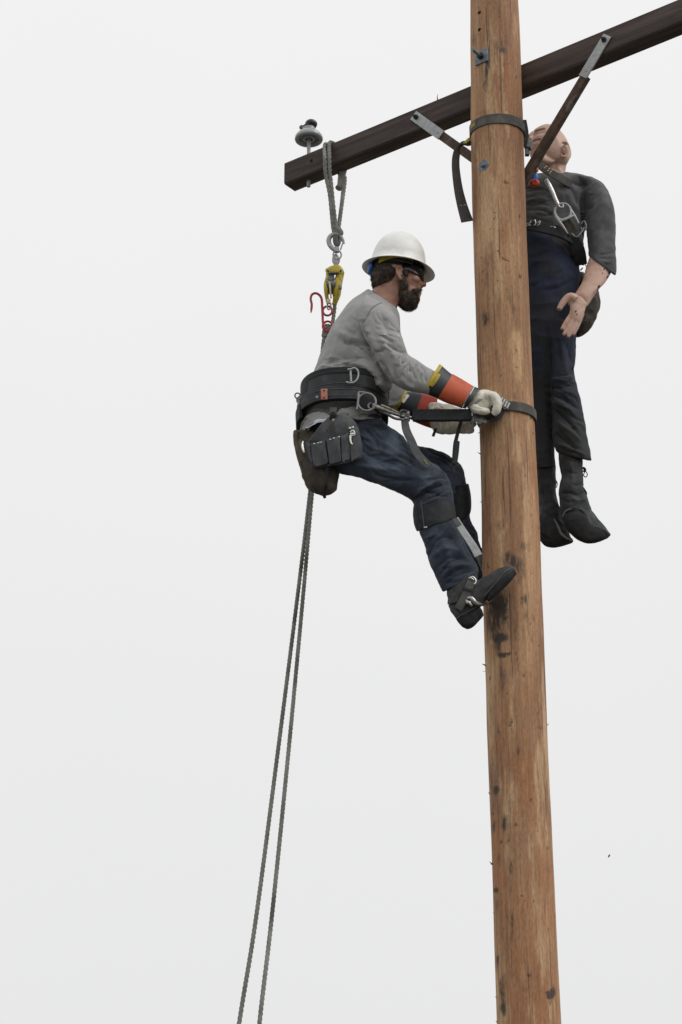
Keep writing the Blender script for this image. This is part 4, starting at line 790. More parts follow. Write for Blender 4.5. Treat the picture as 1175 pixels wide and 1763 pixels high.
# oval maker's stamp, worn past reading
m = M(); ov = lambda a, b, t: P(577 + a * math.cos(t) * .98 - b * math.sin(t) * -.22, 738 + b * math.sin(t) - a * math.cos(t) * .22, dp(577, 738) - .0145)
m.tube([ov(13, 9.5, t) for t in np.linspace(0, 2 * math.pi, 31)[:-1]], .0012, n=6, closed=True); m.tube([ov(9, 5.6, t) for t in np.linspace(0, 2 * math.pi, 31)[:-1]], .0010, n=6, closed=True)
for i in range(6): m.tube([ov(6.2 - i * 2.4, 0, 0) + np.array([0, -.001, -.004]), ov(6.2 - i * 2.4, 0, 0) + np.array([.002 * (i % 2), -.001, .005])], .0010, n=6)
mk('oval_stamp', m, m_bag, po)
sn = M().tube([P(x, y, dp(x, y) - .030) for x, y in ((603.5, 744), (607, 741), (610.5, 743.5), (611, 748), (607, 750), (602, 750))], .0026, n=8, sub=4).box(P(606.5, 747, dp(606, 747) - .030), [.008, 0, .001], [0, 0, .004], [0, .004, 0]).tube([P(603.8, 750, dp(604, 750) - .031), P(603.6, 757, dp(604, 750) - .031), P(605.2, 763, dp(604, 750) - .031), P(607.5, 764.5, dp(604, 750) - .031)], [.0050, .0042, .0032, .002], n=8, sub=4)
mk('snap_clip', sn, m_rivet, po)
mk('snap_clip', M().tube([P(522, 760, -.20), P(521, 766, -.205), P(522, 773, -.21), P(524, 779, -.21)], [.003, .0045, .0045, .003], n=8, sub=4), m_rivet, po)
# --- brown bag behind the pouch
bg = root('canvas_tool_bag', P(550, 855, -.12), 'long brown leather bag with a rough pale rim hanging behind the pouch', 'tool bag')
m = M().eloft([(505, 742, 545, 740, -.10, .06), (507, 765, 560, 765, -.11, .075), (511, 785, 574, 790, -.12, .08), (517, 805, 584, 806, -.125, .08), (522, 824, 584, 824, -.125, .078), (530, 840, 581, 840, -.125, .066), (540, 848, 573, 850, -.125, .048), (549, 852, 564, 853, -.125, .02)], n=26)
Vc, Fc_ = remesh(m, .0045, 4); Vc = wrinkle(Vc, Fc_, .0028, 14, (1, 1, 1), 21)
Vc = folds(Vc, Fc_, [([(538, 800), (545, 825), (556, 850)], -.004, 2.5), ([(528, 800), (532, 822), (542, 842)], .004, 3), ([(570, 805), (568, 825), (562, 845)], -.004, 2.5)])
bgb = link('bag_body', Vc, Fc_, m_bag, bg, sharp=180)
mk('bag_rim', M().tube([P(x, y, -.15) for x, y in ((511, 742), (509, 752), (512, 775), (515, 789), (519, 803), (523, 818), (529, 832), (537, 843))], [.011, .010, .009, .008, .007, .006, .006, .005], n=10, sub=6), m_brim, bg)
mk('bag_cord', M().tube([P(564, 800, -.212), P(563, 820, -.214), P(561, 838, -.200), P(559, 853, -.15), P(560, 857, -.14)], [.008, .0075, .009, .007, .006], n=10, sub=5), m_black, bg)
# --- climbing strap round the pole
cs = root('climbing_strap', P(760, 720, -.2), 'black padded climbing strap from the lineman\'s hip ring around the pole', 'climbing strap')
zr = P(921, 720, 0)[2]; pr = prad(zr) + .0055; pxc = pcx(zr)
def circ(t, r=pr, dz=0): return np.array([pxc + r * math.cos(t), PY + r * math.sin(t), zr + dz])
ringp = [circ(t) for t in np.linspace(R(-112), R(180), 60)]
lead = [P(812, 716, -.15), P(835, 715, -.14), P(855, 713, -.132)]
mk('pole_strap', M().ribbon(lead[1:] + ringp + [P(800, 715, .06), P(700, 712, .13), P(660, 700, .16)], .044, .006, z_), m_strap, cs)
mk('strap_sleeve', M().ribbon([P(711, 715.3, -.172), P(740, 715.2, -.170), P(780, 715, -.165), P(812, 714.5, -.160)], .050, .020, z_, sub=4), m_black, cs)
mk('sleeve_edge', M().ribbon([P(711, 706.8, -.172), P(812, 706, -.160)], .003, .0215, z_), m_gleath, cs)
mk('snap_hook', M().eloft([(642, 693, 640, 703, -.26, .010), (655, 698, 652, 706, -.25, .010), (672, 705, 669, 712, -.22, .010), (690, 711, 688, 718, -.19, .011)], n=14).tube([P(652, 706, -.245), P(665, 712, -.225), P(680, 720, -.20), P(694, 722, -.185)], .006, n=10, sub=4).tube([P(640, 694, -.262), P(635, 697, -.262), P(636, 703, -.262), P(644, 705, -.258)], .0055, n=10, sub=4), m_dsteel, cs)
mk('snap_gate', M().tube([P(657, 697, -.255), P(672, 703, -.23), P(686, 710, -.20)], .003, n=8, sub=3), m_cream, cs)
m = M().box(P(694, 713, -.18), [.012, 0, -.004], [.003, 0, .016], [0, .008, 0], .003).box(P(702, 716, -.178), [.010, 0, -.002], [0, 0, .022], [0, .009, 0], .004).tube([P(688, 711, -.195), P(694, 706, -.195), P(701, 709, -.19), P(703, 716, -.19)], .0045, n=8, sub=4)
mk('adjuster', m, m_dsteel, cs)
m = M()
for x, y in ((699, 720), (703, 711), (694, 716), (707, 718)): m.ell(P(x, y, -.193), (.006, .004, .005))
mks('adjuster_roller', m, m_steel, cs)
mk('buckle_frame', M().ribbon([P(858, 687, -.152), P(866, 693, -.147), P(874, 700, -.141)], .040, .010, unit(P(868, 684, -.14) - P(860, 700, -.14)), sub=3), m_dsteel, cs)
m = M()
for i in range(4): m.box(P(863.5 + i * 4, 689.5 + i * 3.1, -.158 + i * .004), [.0032, 0, -.0024], [.006, 0, .013], [0, .004, 0], .002)
mk('buckle_bar', m, m_steel, cs)
m = M().box(P(822, 722, -.155), [.026, 0, 0], [0, 0, .020], [0, .012, 0], .005).tube([P(812, 708, -.165), P(816, 720, -.17), P(814, 732, -.165)], .004, n=8, sub=3).ell(P(826, 729, -.165), (.010, .008, .009)).ell(P(835, 726, -.160), (.009, .008, .014))
mk('cam_adjuster', m, m_dsteel, cs)
mks('adjuster_roller', M().box(P(813.5, 713, -.176), [.002, 0, 0], [0, 0, .010], [0, .003, 0], .001).ell(P(821, 728, -.172), (.004, .003, .006)), m_steel, cs)
mk('leather_backing', M().box(P(830, 718, -.142), [.012, 0, 0], [0, 0, .028], [0, .006, 0], .004), m_bag, cs)
mk('strap_keeper', M().ribbon([P(843, 723, -.145), P(855, 717, -.142), P(864, 709, -.138)], .030, .008, z_, sub=3), m_black, cs)
mk('strap_tail', M().ribbon([P(751, 738, -.06), P(748, 746, -.07), P(746, 751, -.07)], .012, .006, [1, 0, .5]), m_black, cs)
# strap from the adjuster down over the thigh, and the rope grab tail
m = M().ribbon([P(697, 722, -.185), P(700, 740, -.20), P(709, 760, -.215), P(717, 778, -.228), P(728, 792, -.236), P(740, 803, -.238)], [.030, .033, .034, .034, .036, .030], .005, [1, 0, .25], sub=5)
mk('thigh_strap', m, m_gleath, wk)
mk('strap_stitch', M().ribbon([P(730.5, 791, -.2425), P(736.5, 799.5, -.2425)], .0028, .002, [1, 0, .8]), m_ylw, wk)
mk('rope_tail', M().tube([P(795, 724, -.10), P(790, 740, -.08), P(786, 756, -.06), P(784, 766, -.05), P(782, 795, -.03), P(781, 812, -.02)], [.007, .0075, .008, .0085, .0085, .006], n=10, sub=5).tube([P(787, 760, -.062), P(785, 779, -.055), P(783, 798, -.04)], [.013, .014, .012], n=10, sub=4), m_gleath, cs)
# --- calf pads and climbers
def pad(rows, name, mat_, par): 
    V, Fc = remesh(M().eloft(rows, n=28, sub=5), .0045, 3); V = wrinkle(V, Fc, .0012, 12, (1, 1, 1), 31); return link(name, V, Fc, mat_, par, sharp=180)
cl = pad([(777, 853, 715, 862, -.157, .074), (783, 872, 711.5, 879, -.158, .075), (785, 886, 713, 900, -.16, .073), (785, 893, 718, 915, -.163, .069)], 'calf_pad', m_black, wk)
mk('pad_seam', M().tube([P(725, 862, -.232), P(728, 885, -.236), P(731, 910, -.234)], .0015, n=6, sub=4), m_gleath, cl)
mk('pad_buckle', M().box(P(733, 908, -.236), [.007, 0, .001], [0, 0, .003], [0, .003, 0], .001), m_galv, cl)
c2 = pad([(808, 832, 778, 838, .108, .067), (812, 858, 770, 872, .105, .068), (811, 880, 776, 895, .102, .065), (807, 890, 784, 902, .10, .060)], 'calf_pad', m_black, wk)
sd0 = [P(784, 893, -.235), P(800, 918, -.240), P(816, 942, -.240), P(824, 957, -.238)]
mk('climber_shank', M().ribbon(sd0, [.027, .029, .031, .033], .006, unit(P(790, 892, -.235) - P(778, 897, -.235)), sub=5), m_galv, wk)
mk('climber_strap_top', M().ribbon([P(783, 893, -.239), P(791, 905, -.241)], .024, .006, unit(P(790, 892, -.235) - P(778, 897, -.235))), m_gleath, wk)
mk('climber_shank', M().ribbon([P(824, 955, .02), P(833, 975, .03), P(838, 990, .03)], .03, .006, [1, 0, .3], sub=3), m_dsteel, wk)
mk('gaff', M().tube([P(806, 1030, -.246), P(811, 1029.5, -.252), P(815, 1033, -.254), P(820, 1038.5, -.245), P(830, 1040, -.19), P(838, 1039, -.11), P(846, 1038, -.055)], [.006, .0085, .009, .0095, .009, .007, .004], n=12, sub=5).ell(P(807.5, 1037.5, -.252), (.012, .007, .008)).tube([P(803, 1034, -.25), P(809, 1039, -.254), P(813, 1043, -.25)], [.005, .006, .005], n=10, sub=3), m_steel, wk)
# --- boots
def boot(parts, sole, wr=.0015, seed=3, fl=None, par=None, mat_=m_boot):
    m = M()
    for p in parts: m.eloft(p, n=24)
    V, Fc = remesh(m, .004, 3); V = wrinkle(V, Fc, wr, 16, (1, 1, 1), seed)
    if fl: V = folds(V, Fc, fl)
    b = link('boot', V, Fc, mat_, par, sharp=180)
    if sole:
        m = M()
        for p in sole: m.eloft(p, n=24, sq=.7)
        V, Fc = remesh(m, .0036, 2); V = wrinkle(V, Fc, .001, 30, (1, 1, 1), seed + 1); link('sole', V, Fc, m_sole, b, sharp=180)
    return b
nb = boot([[(824, 982, 770, 1010, -.187, .048), (823, 992, 770, 1024, -.188, .048), (822, 1001, 772, 1036, -.19, .048), (824, 1012, 776, 1052, -.192, .046), (822, 1030, 784, 1060, -.192, .042)],
           [(772, 1042, 792, 1072, -.192, .040), (788, 1016, 806, 1070, -.193, .046), (806, 1004, 824, 1050, -.195, .047), (822, 1000, 840, 1031, -.196, .046), (845, 986, 858, 1014, -.198, .048), (866, 975.5, 876, 998, -.20, .047), (879, 974.5, 885, 990, -.20, .036), (885, 978, 888, 986, -.20, .02)]],
          [[(783, 1060, 797, 1080, -.192, .038), (797, 1054, 806, 1083.5, -.193, .042), (810, 1050, 818, 1077, -.194, .042), (826, 1044, 833, 1060, -.194, .036)],
           [(838, 1024, 842, 1036, -.196, .046), (856, 1004, 862, 1019, -.198, .052), (873, 988, 879, 1002, -.20, .050), (884, 978, 890, 988, -.20, .032)]],
          fl=[([(835, 1024), (852, 1006), (868, 988), (882, 978)], -.005, 1.8), ([(826, 1005), (845, 992), (865, 980)], .003, 4), ([(776, 1036), (792, 1034), (806, 1024)], -.004, 2), ([(786, 1068), (800, 1056), (815, 1050)], -.003, 2)], par=wk)
mk('sole_groove', M().box(P(829, 1059, -.20), [.0022, 0, .002], [0, 0, .006], [0, .03, 0], .0005).box(P(821, 1067, -.20), [.0022, 0, .002], [0, 0, .006], [0, .03, 0], .0005).box(P(812.5, 1074, -.20), [.0022, 0, .002], [0, 0, .006], [0, .03, 0], .0005), m_black, nb)
mk('welt', M().tube([P(834, 1026, -.238), P(843, 1016, -.246), P(853, 1004, -.250), P(863, 992, -.250), P(873, 983, -.243), P(883, 978, -.228)], .0022, n=6, sub=4), m_gleath, nb)
mk('boot_seam', M().tube([P(778, 1033, -.2375), P(788, 1031, -.240), P(798, 1028, -.2405)], .0015, n=6, sub=3).tube([P(786, 1066, -.232), P(794, 1059, -.238), P(804, 1054, -.240), P(816, 1048, -.240)], .0018, n=6, sub=3), m_gleath, nb)
mk('ankle_strap', M().ribbon([P(814, 999, -.236), P(809, 1008, -.243), P(804, 1022, -.246), P(797, 1036, -.246), P(789, 1049, -.242)], .033, .006, [1, 0, -.1], sub=5), m_strap, wk)
mk('strap_keeper', M().ribbon([P(806, 1013, -.2485), P(804.5, 1017, -.2495)], .037, .009, [1, 0, -.1]), m_black, wk)
mk('ankle_buckle', M().tube([P(808, 996, -.243), P(814, 993, -.243), P(819, 997, -.243), P(820, 1002, -.243), P(817, 1006, -.243)], .003, n=8, sub=4).tube([P(812, 995, -.245), P(816, 998, -.245)], .002, n=6), m_rivet, wk)
mk('heel_strap', M().ribbon([P(772, 1036, -.21), P(780, 1034, -.236), P(790, 1032, -.243)], .022, .005, z_, sub=4), m_leath, wk)
fb = boot([[(846, 962, 816, 966, .075, .045), (848, 985, 818, 990, .07, .045), (850, 1000, 822, 1004, .06, .043)], [(818, 985, 820, 1000, .06, .03), (840, 978, 842, 1004, .05, .04), (862, 975, 868, 998, .13, .04)]], None, par=wk, mat_=m_sole)
# ------------------------------------------------------------------ the rescue mannequin
DM = .33
mq = root('rescue_mannequin', P(960, 940, DM), 'pink vinyl rescue mannequin in a charcoal shirt strapped limp against the pole\'s far side', 'mannequin')
DT = [(900, 300, 975, 296, DM, .09), (888, 312, 1012, 303, DM, .12), (885, 330, 1020, 320, DM, .135), (885, 355, 1014, 352, DM, .14), (885, 380, 1010, 382, DM, .14), (886, 404, 1006, 410, DM, .14), (886, 420, 1002, 432, DM, .14), (886, 430, 1001, 442, DM, .14)]
DS1 = [(985, 300, 1020, 305, DM - .01, .075), (992, 312, 1040, 317, DM - .025, .076), (1004, 340, 1054, 344, DM - .045, .068), (1008, 375, 1060, 377, DM - .06, .063), (1011, 405, 1060.5, 410, DM - .075, .060), (1014, 430, 1061, 440, DM - .09, .058), (1014.5, 441, 1062.5, 463, DM - .10, .056), (1022, 447, 1060, 474, DM - .105, .052)]
DJ0 = [(885, 384, 955, 392, DM, .13), (885, 400, 980, 415, DM, .15), (886, 425, 996, 445, DM, .155), (888, 460, 1000, 470, DM, .155), (890, 495, 998, 495, DM, .15), (892, 530, 996, 530, DM, .14), (893, 570, 992, 572, DM, .128), (896, 592, 991, 592, DM, .115), (902, 612, 986, 612, DM + .005, .095), (912, 632, 978, 632, DM + .01, .07)]
DJ1 = [(925, 540, 995, 560, DM - .03, .10), (935, 590, 992, 592, DM - .035, .095), (940, 620, 992, 620, DM - .04, .088), (942, 645, 989, 645, DM - .045, .083), (944, 668, 996, 664, DM - .045, .08), (948, 700, 1001, 694, DM - .04, .078), (950, 735, 1008, 730, DM - .035, .078), (953, 760, 1013, 757, DM - .035, .078), (960, 778, 1017, 778, DM - .035, .076), (968, 782, 1019, 793, DM - .035, .07)]
DJ2 = [(893, 545, 965, 545, DM, .128), (895, 590, 966, 590, DM + .004, .118), (897, 625, 962, 625, DM + .012, .108), (905, 680, 960, 680, DM + .035, .092), (912, 740, 960, 740, DM + .05, .08), (916, 780, 955, 778, DM + .05, .075), (920, 806, 957, 804, DM + .05, .07)]
m = M()
m.eloft([(911, 262, 912, 238, DM, .02), (915, 272, 921, 222, DM, .06), (925, 283, 942, 212.5, DM, .082), (942, 286, 960, 219, DM, .088), (960, 288, 974, 235, DM, .080), (974, 285, 983, 255, DM, .055), (980, 276, 984.5, 264, DM, .03)], n=28)   # head, tipped back
m.eloft([(934, 276, 976, 268, DM, .058), (938, 288, 976, 284, DM, .055), (936, 300, 974, 298, DM, .060), (928, 318, 978, 315, DM, .07)], n=24)
m.eloft([(925, 272, 936, 262, DM - .06, .03), (932, 282, 946, 268, DM - .045, .035), (945, 285, 960, 274, DM - .03, .04)], n=16)   # jaw
m.eloft([(1021, 405, 1050, 410, DM - .075, .036), (1019, 430, 1054, 445, DM - .09, .042), (1009, 462, 1054, 466, DM - .11, .046), (1003, 484, 1043, 486, DM - .13, .042), (994, 500, 1030, 500, DM - .15, .038), (988, 508, 1014, 524, DM - .165, .030), (983, 513, 1010, 528, DM - .172, .027)], n=24)
m.eloft([(983, 508, 1010, 524, DM - .172, .022), (981, 520, 1008, 534, DM - .178, .022), (982, 532, 1004, 545, DM - .182, .021), (979, 543, 1001, 553, DM - .183, .016), (979, 548, 998, 557, DM - .182, .009)], n=20, bulge=0)
for pts, rr, dz in (([(993, 516), (983, 511), (974, 516), (967, 525), (963, 533)], [.021, .020, .0165, .014, .011], -.012), ([(990, 534), (981, 546), (973, 558), (967.5, 567)], [.012, .0105, .0098, .0078], -.002), ([(994, 537), (986.5, 551), (977, 567), (970.5, 577)], [.012, .0102, .0098, .0078], -.006), ([(999, 539), (993, 554), (985, 570), (978, 580.5)], [.012, .0100, .0094, .0076], -.004), ([(1003, 539), (999, 552), (992.5, 567), (987, 577)], [.0115, .0094, .0088, .007], .002)):
    m.tube([P(x, y, DM - .178 + dz - .002 * k) for k, (x, y) in enumerate(pts)], rr, n=12, sub=4)
m.ell(P(985, 520, DM - .182), (.020, .014, .020))
m.eloft(slim(DT[1:], .85, .8)); m.eloft(slim(DS1[:6], .55, .5)); m.eloft(slim(DJ0)); m.eloft(slim(DJ1, .65, .65)); m.eloft(slim(DJ2, .65, .65)); m.tube([P(985, 780, DM - .035), P(985, 870, DM - .045)], .035); m.tube([P(941, 800, DM + .05), P(945, 870, DM + .045)], .028)
# mouth, nose, eye socket and ear of the tipped-back face
m.tube([P(919, 228, DM - .075), P(914, 234, DM - .085), P(913, 240, DM - .085)], [.010, .012, .013], n=10, sub=3)
m.tube([P(968, 246, DM - .085), P(974, 244, DM - .082), P(979, 250, DM - .070), P(979, 260, DM - .066), P(974, 268, DM - .072), P(968, 269, DM - .080), P(967, 264, DM - .084)], [.005, .006, .0065, .006, .007, .007, .005], n=8, sub=4)
m.ell(P(974, 257, DM - .070), (.016, .012, .030)); m.tube([P(912, 246, DM - .07), P(922, 240, DM - .088), P(932, 237, DM - .092)], .006, n=8, sub=3); m.tube([P(913, 232, DM - .06), P(925, 224, DM - .078), P(940, 220, DM - .082)], .007, n=8, sub=3)
Vm, Fm = remesh(m, .0030, 5, .5)
Vm = folds(Vm, Fm, [([(940, 278), (955, 282), (968, 272), (972, 262)], -.005, 3.0), ([(916, 244), (926, 241), (934, 242)], -.007, 2.5), ([(912, 236), (925, 229), (942, 226)], -.006, 3), ([(971, 252), (974, 257), (973, 263)], -.004, 1.8), ([(945, 225), (958, 235), (963, 250)], .003, 5),
                    ([(988, 507), (1000, 509), (1008, 516), (1011, 522)], -.0045, 1.5), ([(1006, 528), (998, 534), (990, 536)], -.0015, 1.5), ([(958, 286), (966, 295), (968, 305)], .004, 3)])
mb = link('body', Vm, Fm, m_dskin, mq, sharp=180); SM = Surf(Vm, Fm)
m = M()
for x, y, w_ in ((1040, 438, 2.5), (1043, 453, 3.5), (1041, 463, 3), (1047, 476, 4), (1043, 447, 2), (1032, 493, 4.5), (1030, 498, 3), (992, 536, 3.2), (994, 541, 2.4), (1038, 470, 2), (1050, 470, 4), (1046, 430, 2)):
    if SM.hit(x, y) is not None: SM.strip(m, [(x - w_ * .4, y + w_ * .6), (x, y), (x + w_ * .3, y - w_ * .5)], [w_ * .4, w_, w_ * .3], .0006, .001, sub=3)
mks('torn_patch', m, m_tear, mb)
# shirt
m = M(); m.eloft(DT, n=30); m.eloft(DS1, n=26)
m.tube([P(905, 322, DM), P(880, 350, DM + .04), P(868, 400, DM + .08)], [.075, .062, .055], n=16, sub=4)
Vd, Fd = remesh(m, .0046, 5, .5); Vd = wrinkle(Vd, Fd, .0022, 8, (1, 1, 1.2), 41)
Vd = folds(Vd, Fd, mul=1.4, lst=[([(980, 306), (995, 316), (1012, 318)], -.009, 4), ([(985, 301), (1005, 306), (1022, 308)], .005, 4), ([(1002, 330), (1004, 360), (1008, 400), (1010, 425)], -.012, 4), ([(978, 315), (990, 335), (996, 352)], -.006, 4), ([(905, 330), (925, 326), (940, 322)], -.004, 2.5), ([(905, 348), (925, 342), (945, 345)], .005, 3), ([(905, 362), (930, 360), (955, 372)], -.005, 3), ([(905, 376), (930, 378), (955, 392)], -.006, 3), ([(1008, 360), (1022, 355), (1035, 340)], -.004, 4), ([(975, 330), (985, 350), (1000, 365)], .005, 5)] + bundle(935, 350, 5, 6, 55, 8, .0026, 2, 21) + bundle(1035, 380, 60, 5, 40, 11, .002, 2.2, 22) + bundle(1020, 325, 30, 5, 36, 7, .0022, 2, 23) + bundle(1040, 445, 10, 3, 30, 8, .0022, 2, 24))
dsh = link('shirt', Vd, Fd, m_dshirt, mq, sharp=180); SD = Surf(Vd, Fd)
# jeans
m = M(); m.eloft(DJ0, n=30); m.eloft(DJ1, n=26); m.eloft(DJ2, n=24)
Ve, Fe = remesh(m, .0044, 10, .5); Ve = wrinkle(Ve, Fe, .0026, 8, (1, 1, 1.3), 51)
Ve = folds(Ve, Fe, mul=1.5, lst=[([(938, 665), (965, 668), (990, 660)], -.008, 4), ([(940, 678), (965, 684), (985, 694), (998, 706)], -.009, 3.5), ([(945, 655), (970, 652), (988, 648)], .006, 4), ([(950, 690), (972, 700), (990, 716)], .007, 4), ([(955, 705), (975, 722), (995, 742)], -.009, 3.5), ([(958, 725), (980, 742), (1002, 762)], .007, 4), ([(955, 745), (975, 760), (1000, 778)], -.009, 3.5), ([(960, 765), (985, 772), (1010, 785)], .006, 3), ([(975, 590), (982, 610), (988, 630)], -.005, 4), ([(965, 590), (972, 620), (975, 645)], .005, 5), ([(942, 560), (946, 620), (948, 700), (952, 765)], -.008, 4), ([(970, 650), (985, 640), (990, 632)], -.006, 3)] + bundle(972, 690, -35, 7, 50, 8, .0030, 2, 31) + bundle(985, 740, -38, 6, 48, 8, .0028, 2, 32) + bundle(965, 600, 80, 5, 50, 9, .0022, 2.2, 33) + bundle(990, 778, -15, 3, 36, 5, .003, 1.8, 34) + bundle(940, 470, 30, 5, 70, 14, .0022, 3, 35) + bundle(968, 655, 5, 5, 36, 6, .003, 1.8, 36))
link('jeans', Ve, Fe, m_djean, mq, sharp=180)
m_db = mat('black_boot', (.036, .039, .042), .75, c2=(.024, .026, .028), vscale=25, c3=(.068, .071, .073), s3=12, bump=.4, bscale=160)
for nm, sh_, ft, so_ in (('r', [(962.5, 772, 1005, 775, DM - .035, .058), (963, 795, 1004, 795, DM - .035, .058), (966, 822, 1004.5, 826, DM - .035, .056), (963, 845, 1007, 845, DM - .04, .056), (963, 862, 1013, 858, DM - .045, .055), (966, 880, 1018, 874, DM - .05, .052), (972, 900, 1022, 890, DM - .05, .048)],
                      [(966, 882, 985, 858, DM - .04, .045), (971, 903, 1008, 866, DM - .05, .052), (984, 917, 1028, 890, DM - .055, .056), (998, 927, 1040, 904, DM - .06, .056), (1018, 931, 1049, 916, DM - .06, .045), (1034, 929, 1051, 919, DM - .06, .025)],
                      [(970, 898, 972, 884, DM - .062, .040), (976, 911, 986, 880, DM - .066, .050), (986, 922, 1001, 881, DM - .070, .052), (998, 931, 1013, 891, DM - .072, .054), (1014, 936, 1023, 903, DM - .072, .054), (1032, 933, 1040, 912, DM - .070, .044), (1048, 926, 1052, 919, DM - .065, .02)]),
                     ('l', [(918, 790, 954, 785, DM + .05, .056), (922, 815, 959, 818, DM + .05, .056), (926, 845, 957.5, 848, DM + .05, .054), (927, 868, 962, 866, DM + .045, .054), (929, 890, 969, 886, DM + .04, .052)],
                      [(926, 900, 935, 872, DM + .045, .045), (929, 928, 958, 868, DM + .04, .052), (940, 936, 972, 896, DM + .035, .054), (957, 940, 981, 918, DM + .03, .048), (974, 938, 987, 930, DM + .03, .03)],
                      [(926, 924, 930, 912, DM + .04, .044), (938, 939, 942, 926, DM + .035, .05), (953, 943, 960, 924, DM + .03, .052), (970, 940, 978, 922, DM + .03, .046), (985, 935, 988, 930, DM + .03, .02)])):
    b = boot([sh_, ft], [so_], .0018, 61 if nm == 'r' else 71, [([(1009, 846), (996, 852), (980, 848), (966, 850)], -.009, 2.2), ([(1010, 858), (998, 862), (984, 858)], .006, 3), ([(1006, 832), (994, 836), (982, 832)], -.005, 2), ([(966, 858), (978, 864), (990, 862)], -.006, 2), ([(1004, 812), (990, 816), (975, 812)], -.004, 2), ([(984, 795), (986, 820), (984, 845)], .003, 3), ([(1018, 876), (1004, 878), (990, 874)], -.003, 3), ([(972, 885), (985, 876), (1003, 876), (1012, 890), (1018, 904), (1035, 910), (1046, 915)], .005, 2.0)] if nm == 'r' else [([(955, 862), (966, 878), (972, 896)], .004, 2), ([(960, 836), (950, 838), (940, 836)], -.004, 2.5)], mq, m_db)
    wl = [(969, 890), (974, 880), (985, 875.5), (1002, 876), (1012, 887), (1018, 898), (1034, 907), (1050, 918)] if nm == 'r' else [(954, 893), (961, 905), (966, 917), (976, 926), (986, 931)]
    SBt = Surf(np.array([b.matrix_world @ v.co for v in b.data.vertices]) + np.array(b['_o']), [tuple(p.vertices) for p in b.data.polygons]); mm_ = M(); SBt.strip(mm_, wl, [1.5, 3, 4, 4, 3, 1.5], .003 if nm == 'l' else .010, .006, dflt=DM - .1); mk('welt', mm_, m_gleath, b)
    if nm == 'r': mk('boot_lace', M().tube([P(1004, 805, DM - .04), P(1008, 808, DM - .04), P(1006, 812, DM - .04)], .006, n=8, sub=3).tube([P(1008, 811, DM - .04), P(1005.5, 818, DM - .04), P(1009, 821.5, DM - .04), P(1012, 817, DM - .04), P(1009, 811, DM - .04)], .0022, n=6, sub=4).tube([P(1004, 840, DM - .04), P(1009, 848, DM - .04), P(1009, 852, DM - .04)], .006, n=8, sub=3), m_lace, b)
    else: mk('boot_lace', M().tube([P(957, 826, DM + .05), P(960, 832, DM + .05), P(958.5, 839, DM + .05), P(955, 838, DM + .05)], .0022, n=6, sub=4), m_lace, b)
# harness: waist belt, hip pouch, chest D-ring plate, snap hook
m, _, _ = belt((884, 408), (1003, 420), DM, .165, .085, .012, 185, 360); 
wb = M(); SDq = SD
wb.ribbon([P(890, 385, DM - .17), P(925, 390, DM - .185), (P(960, 398, DM - .175)), P(990, 412, DM - .13), P(1003, 430, DM - .05), P(1004, 440, DM + .05)], [.045, .05, .055, .07, .09, .09], .012, z_, sub=5)
wbo = mk('waist_belt', wb, m_black, mq)
wb = M().ribbon([P(985, 408, DM - .15), P(996, 430, DM - .12), P(1002, 455, DM - .06)], [.05, .06, .05], .012, [1, 0, 0], sub=4); mk('hip_strap', wb, m_black, mq)
m = M()
for pts in ([(906, 384), (912, 384), (915, 380)], [(921, 378), (923, 384), (920, 388)], [(905, 389), (911, 387), (914, 388)], [(926, 384), (930, 380), (929, 386), (925, 388)], [(948, 390), (954, 390), (957, 392)]): m.tube([P(x, y, DM - .20) for x, y in pts], .0028, n=8, sub=4)
mk('belt_ring', m, m_steel, wbo)
# hip bag
Vc, Fc_ = remesh(M().eloft([(990, 470, 1006, 468, DM + .08, .06), (990, 500, 1027, 492, DM + .07, .08), (988, 525, 1034, 522, DM + .06, .085), (988, 550, 1026, 550, DM + .06, .08), (990, 568, 1016, 568, DM + .06, .065), (992, 580, 1004, 577, DM + .06, .04)], n=24), .0048, 4); Vc = wrinkle(Vc, Fc_, .003, 12, (1, 1, 1), 77)
link('hip_bag', Vc, Fc_, m_bag, mq, sharp=180)
mk('hanging_cord', M().tube([P(1004, 448, DM), P(1010, 458, DM - .02), P(1012, 470, DM - .02)], .002, n=6, sub=4).tube([P(1000, 465, DM), P(1004, 461, DM)], .003, n=6).tube([P(996, 432, DM - .1), P(1002, 428, DM - .1), P(1004, 424, DM - .1)], .0025, n=6, sub=3), m_lace, mq)
# pole strap that carries the mannequin
ms = root('rescue_strap', P(800, 215, -.1), 'grey web strap wrapped round the pole above the mannequin with a loose hanging tail', 'pole strap')
zt = P(903, 226, 0)[2]; pr2 = prad(zt) + .0045; pc2 = pcx(zt)
mk('pole_strap', M().ribbon([np.array([pc2 + pr2 * math.cos(t), PY + pr2 * math.sin(t), zt + .010 * math.sin(t * 1) ]) for t in np.linspace(0, 2 * math.pi, 97)[:-1]], .050, .006, z_, closed=True), m_strap, ms)
mk('label_patch', M().ribbon([np.array([pc2 + (pr2 + .004) * math.cos(t), PY + (pr2 + .004) * math.sin(t), zt - .002]) for t in np.linspace(R(196), R(214), 6)], .022, .002, z_), m_grn, ms)
mk('strap_tail', M().ribbon([P(816, 243, .03), P(806, 246, .01), P(796, 249, -.01), P(788, 260, -.02), P(785, 283, -.03), P(789, 320, -.03), P(796, 352, -.03), P(805, 381, -.03)], [.04, .04, .04, .042, .045, .048, .05, .055], .005, sub=6, ups=[[0, .5, .8], [.1, .5, .8], [.3, .6, .7], [.6, .7, .4], [.75, .6, .05], [.85, .5, -.05], [.95, .3, -.1], [1, .1, -.05]]), m_strapd, ms)
mk('strap_stitch', M().tube([P(793, 353.5, -.058), P(796, 353, -.058)], .0015, n=6).tube([P(799, 353, -.058), P(803, 352, -.056)], .0015, n=6), m_galv, ms)
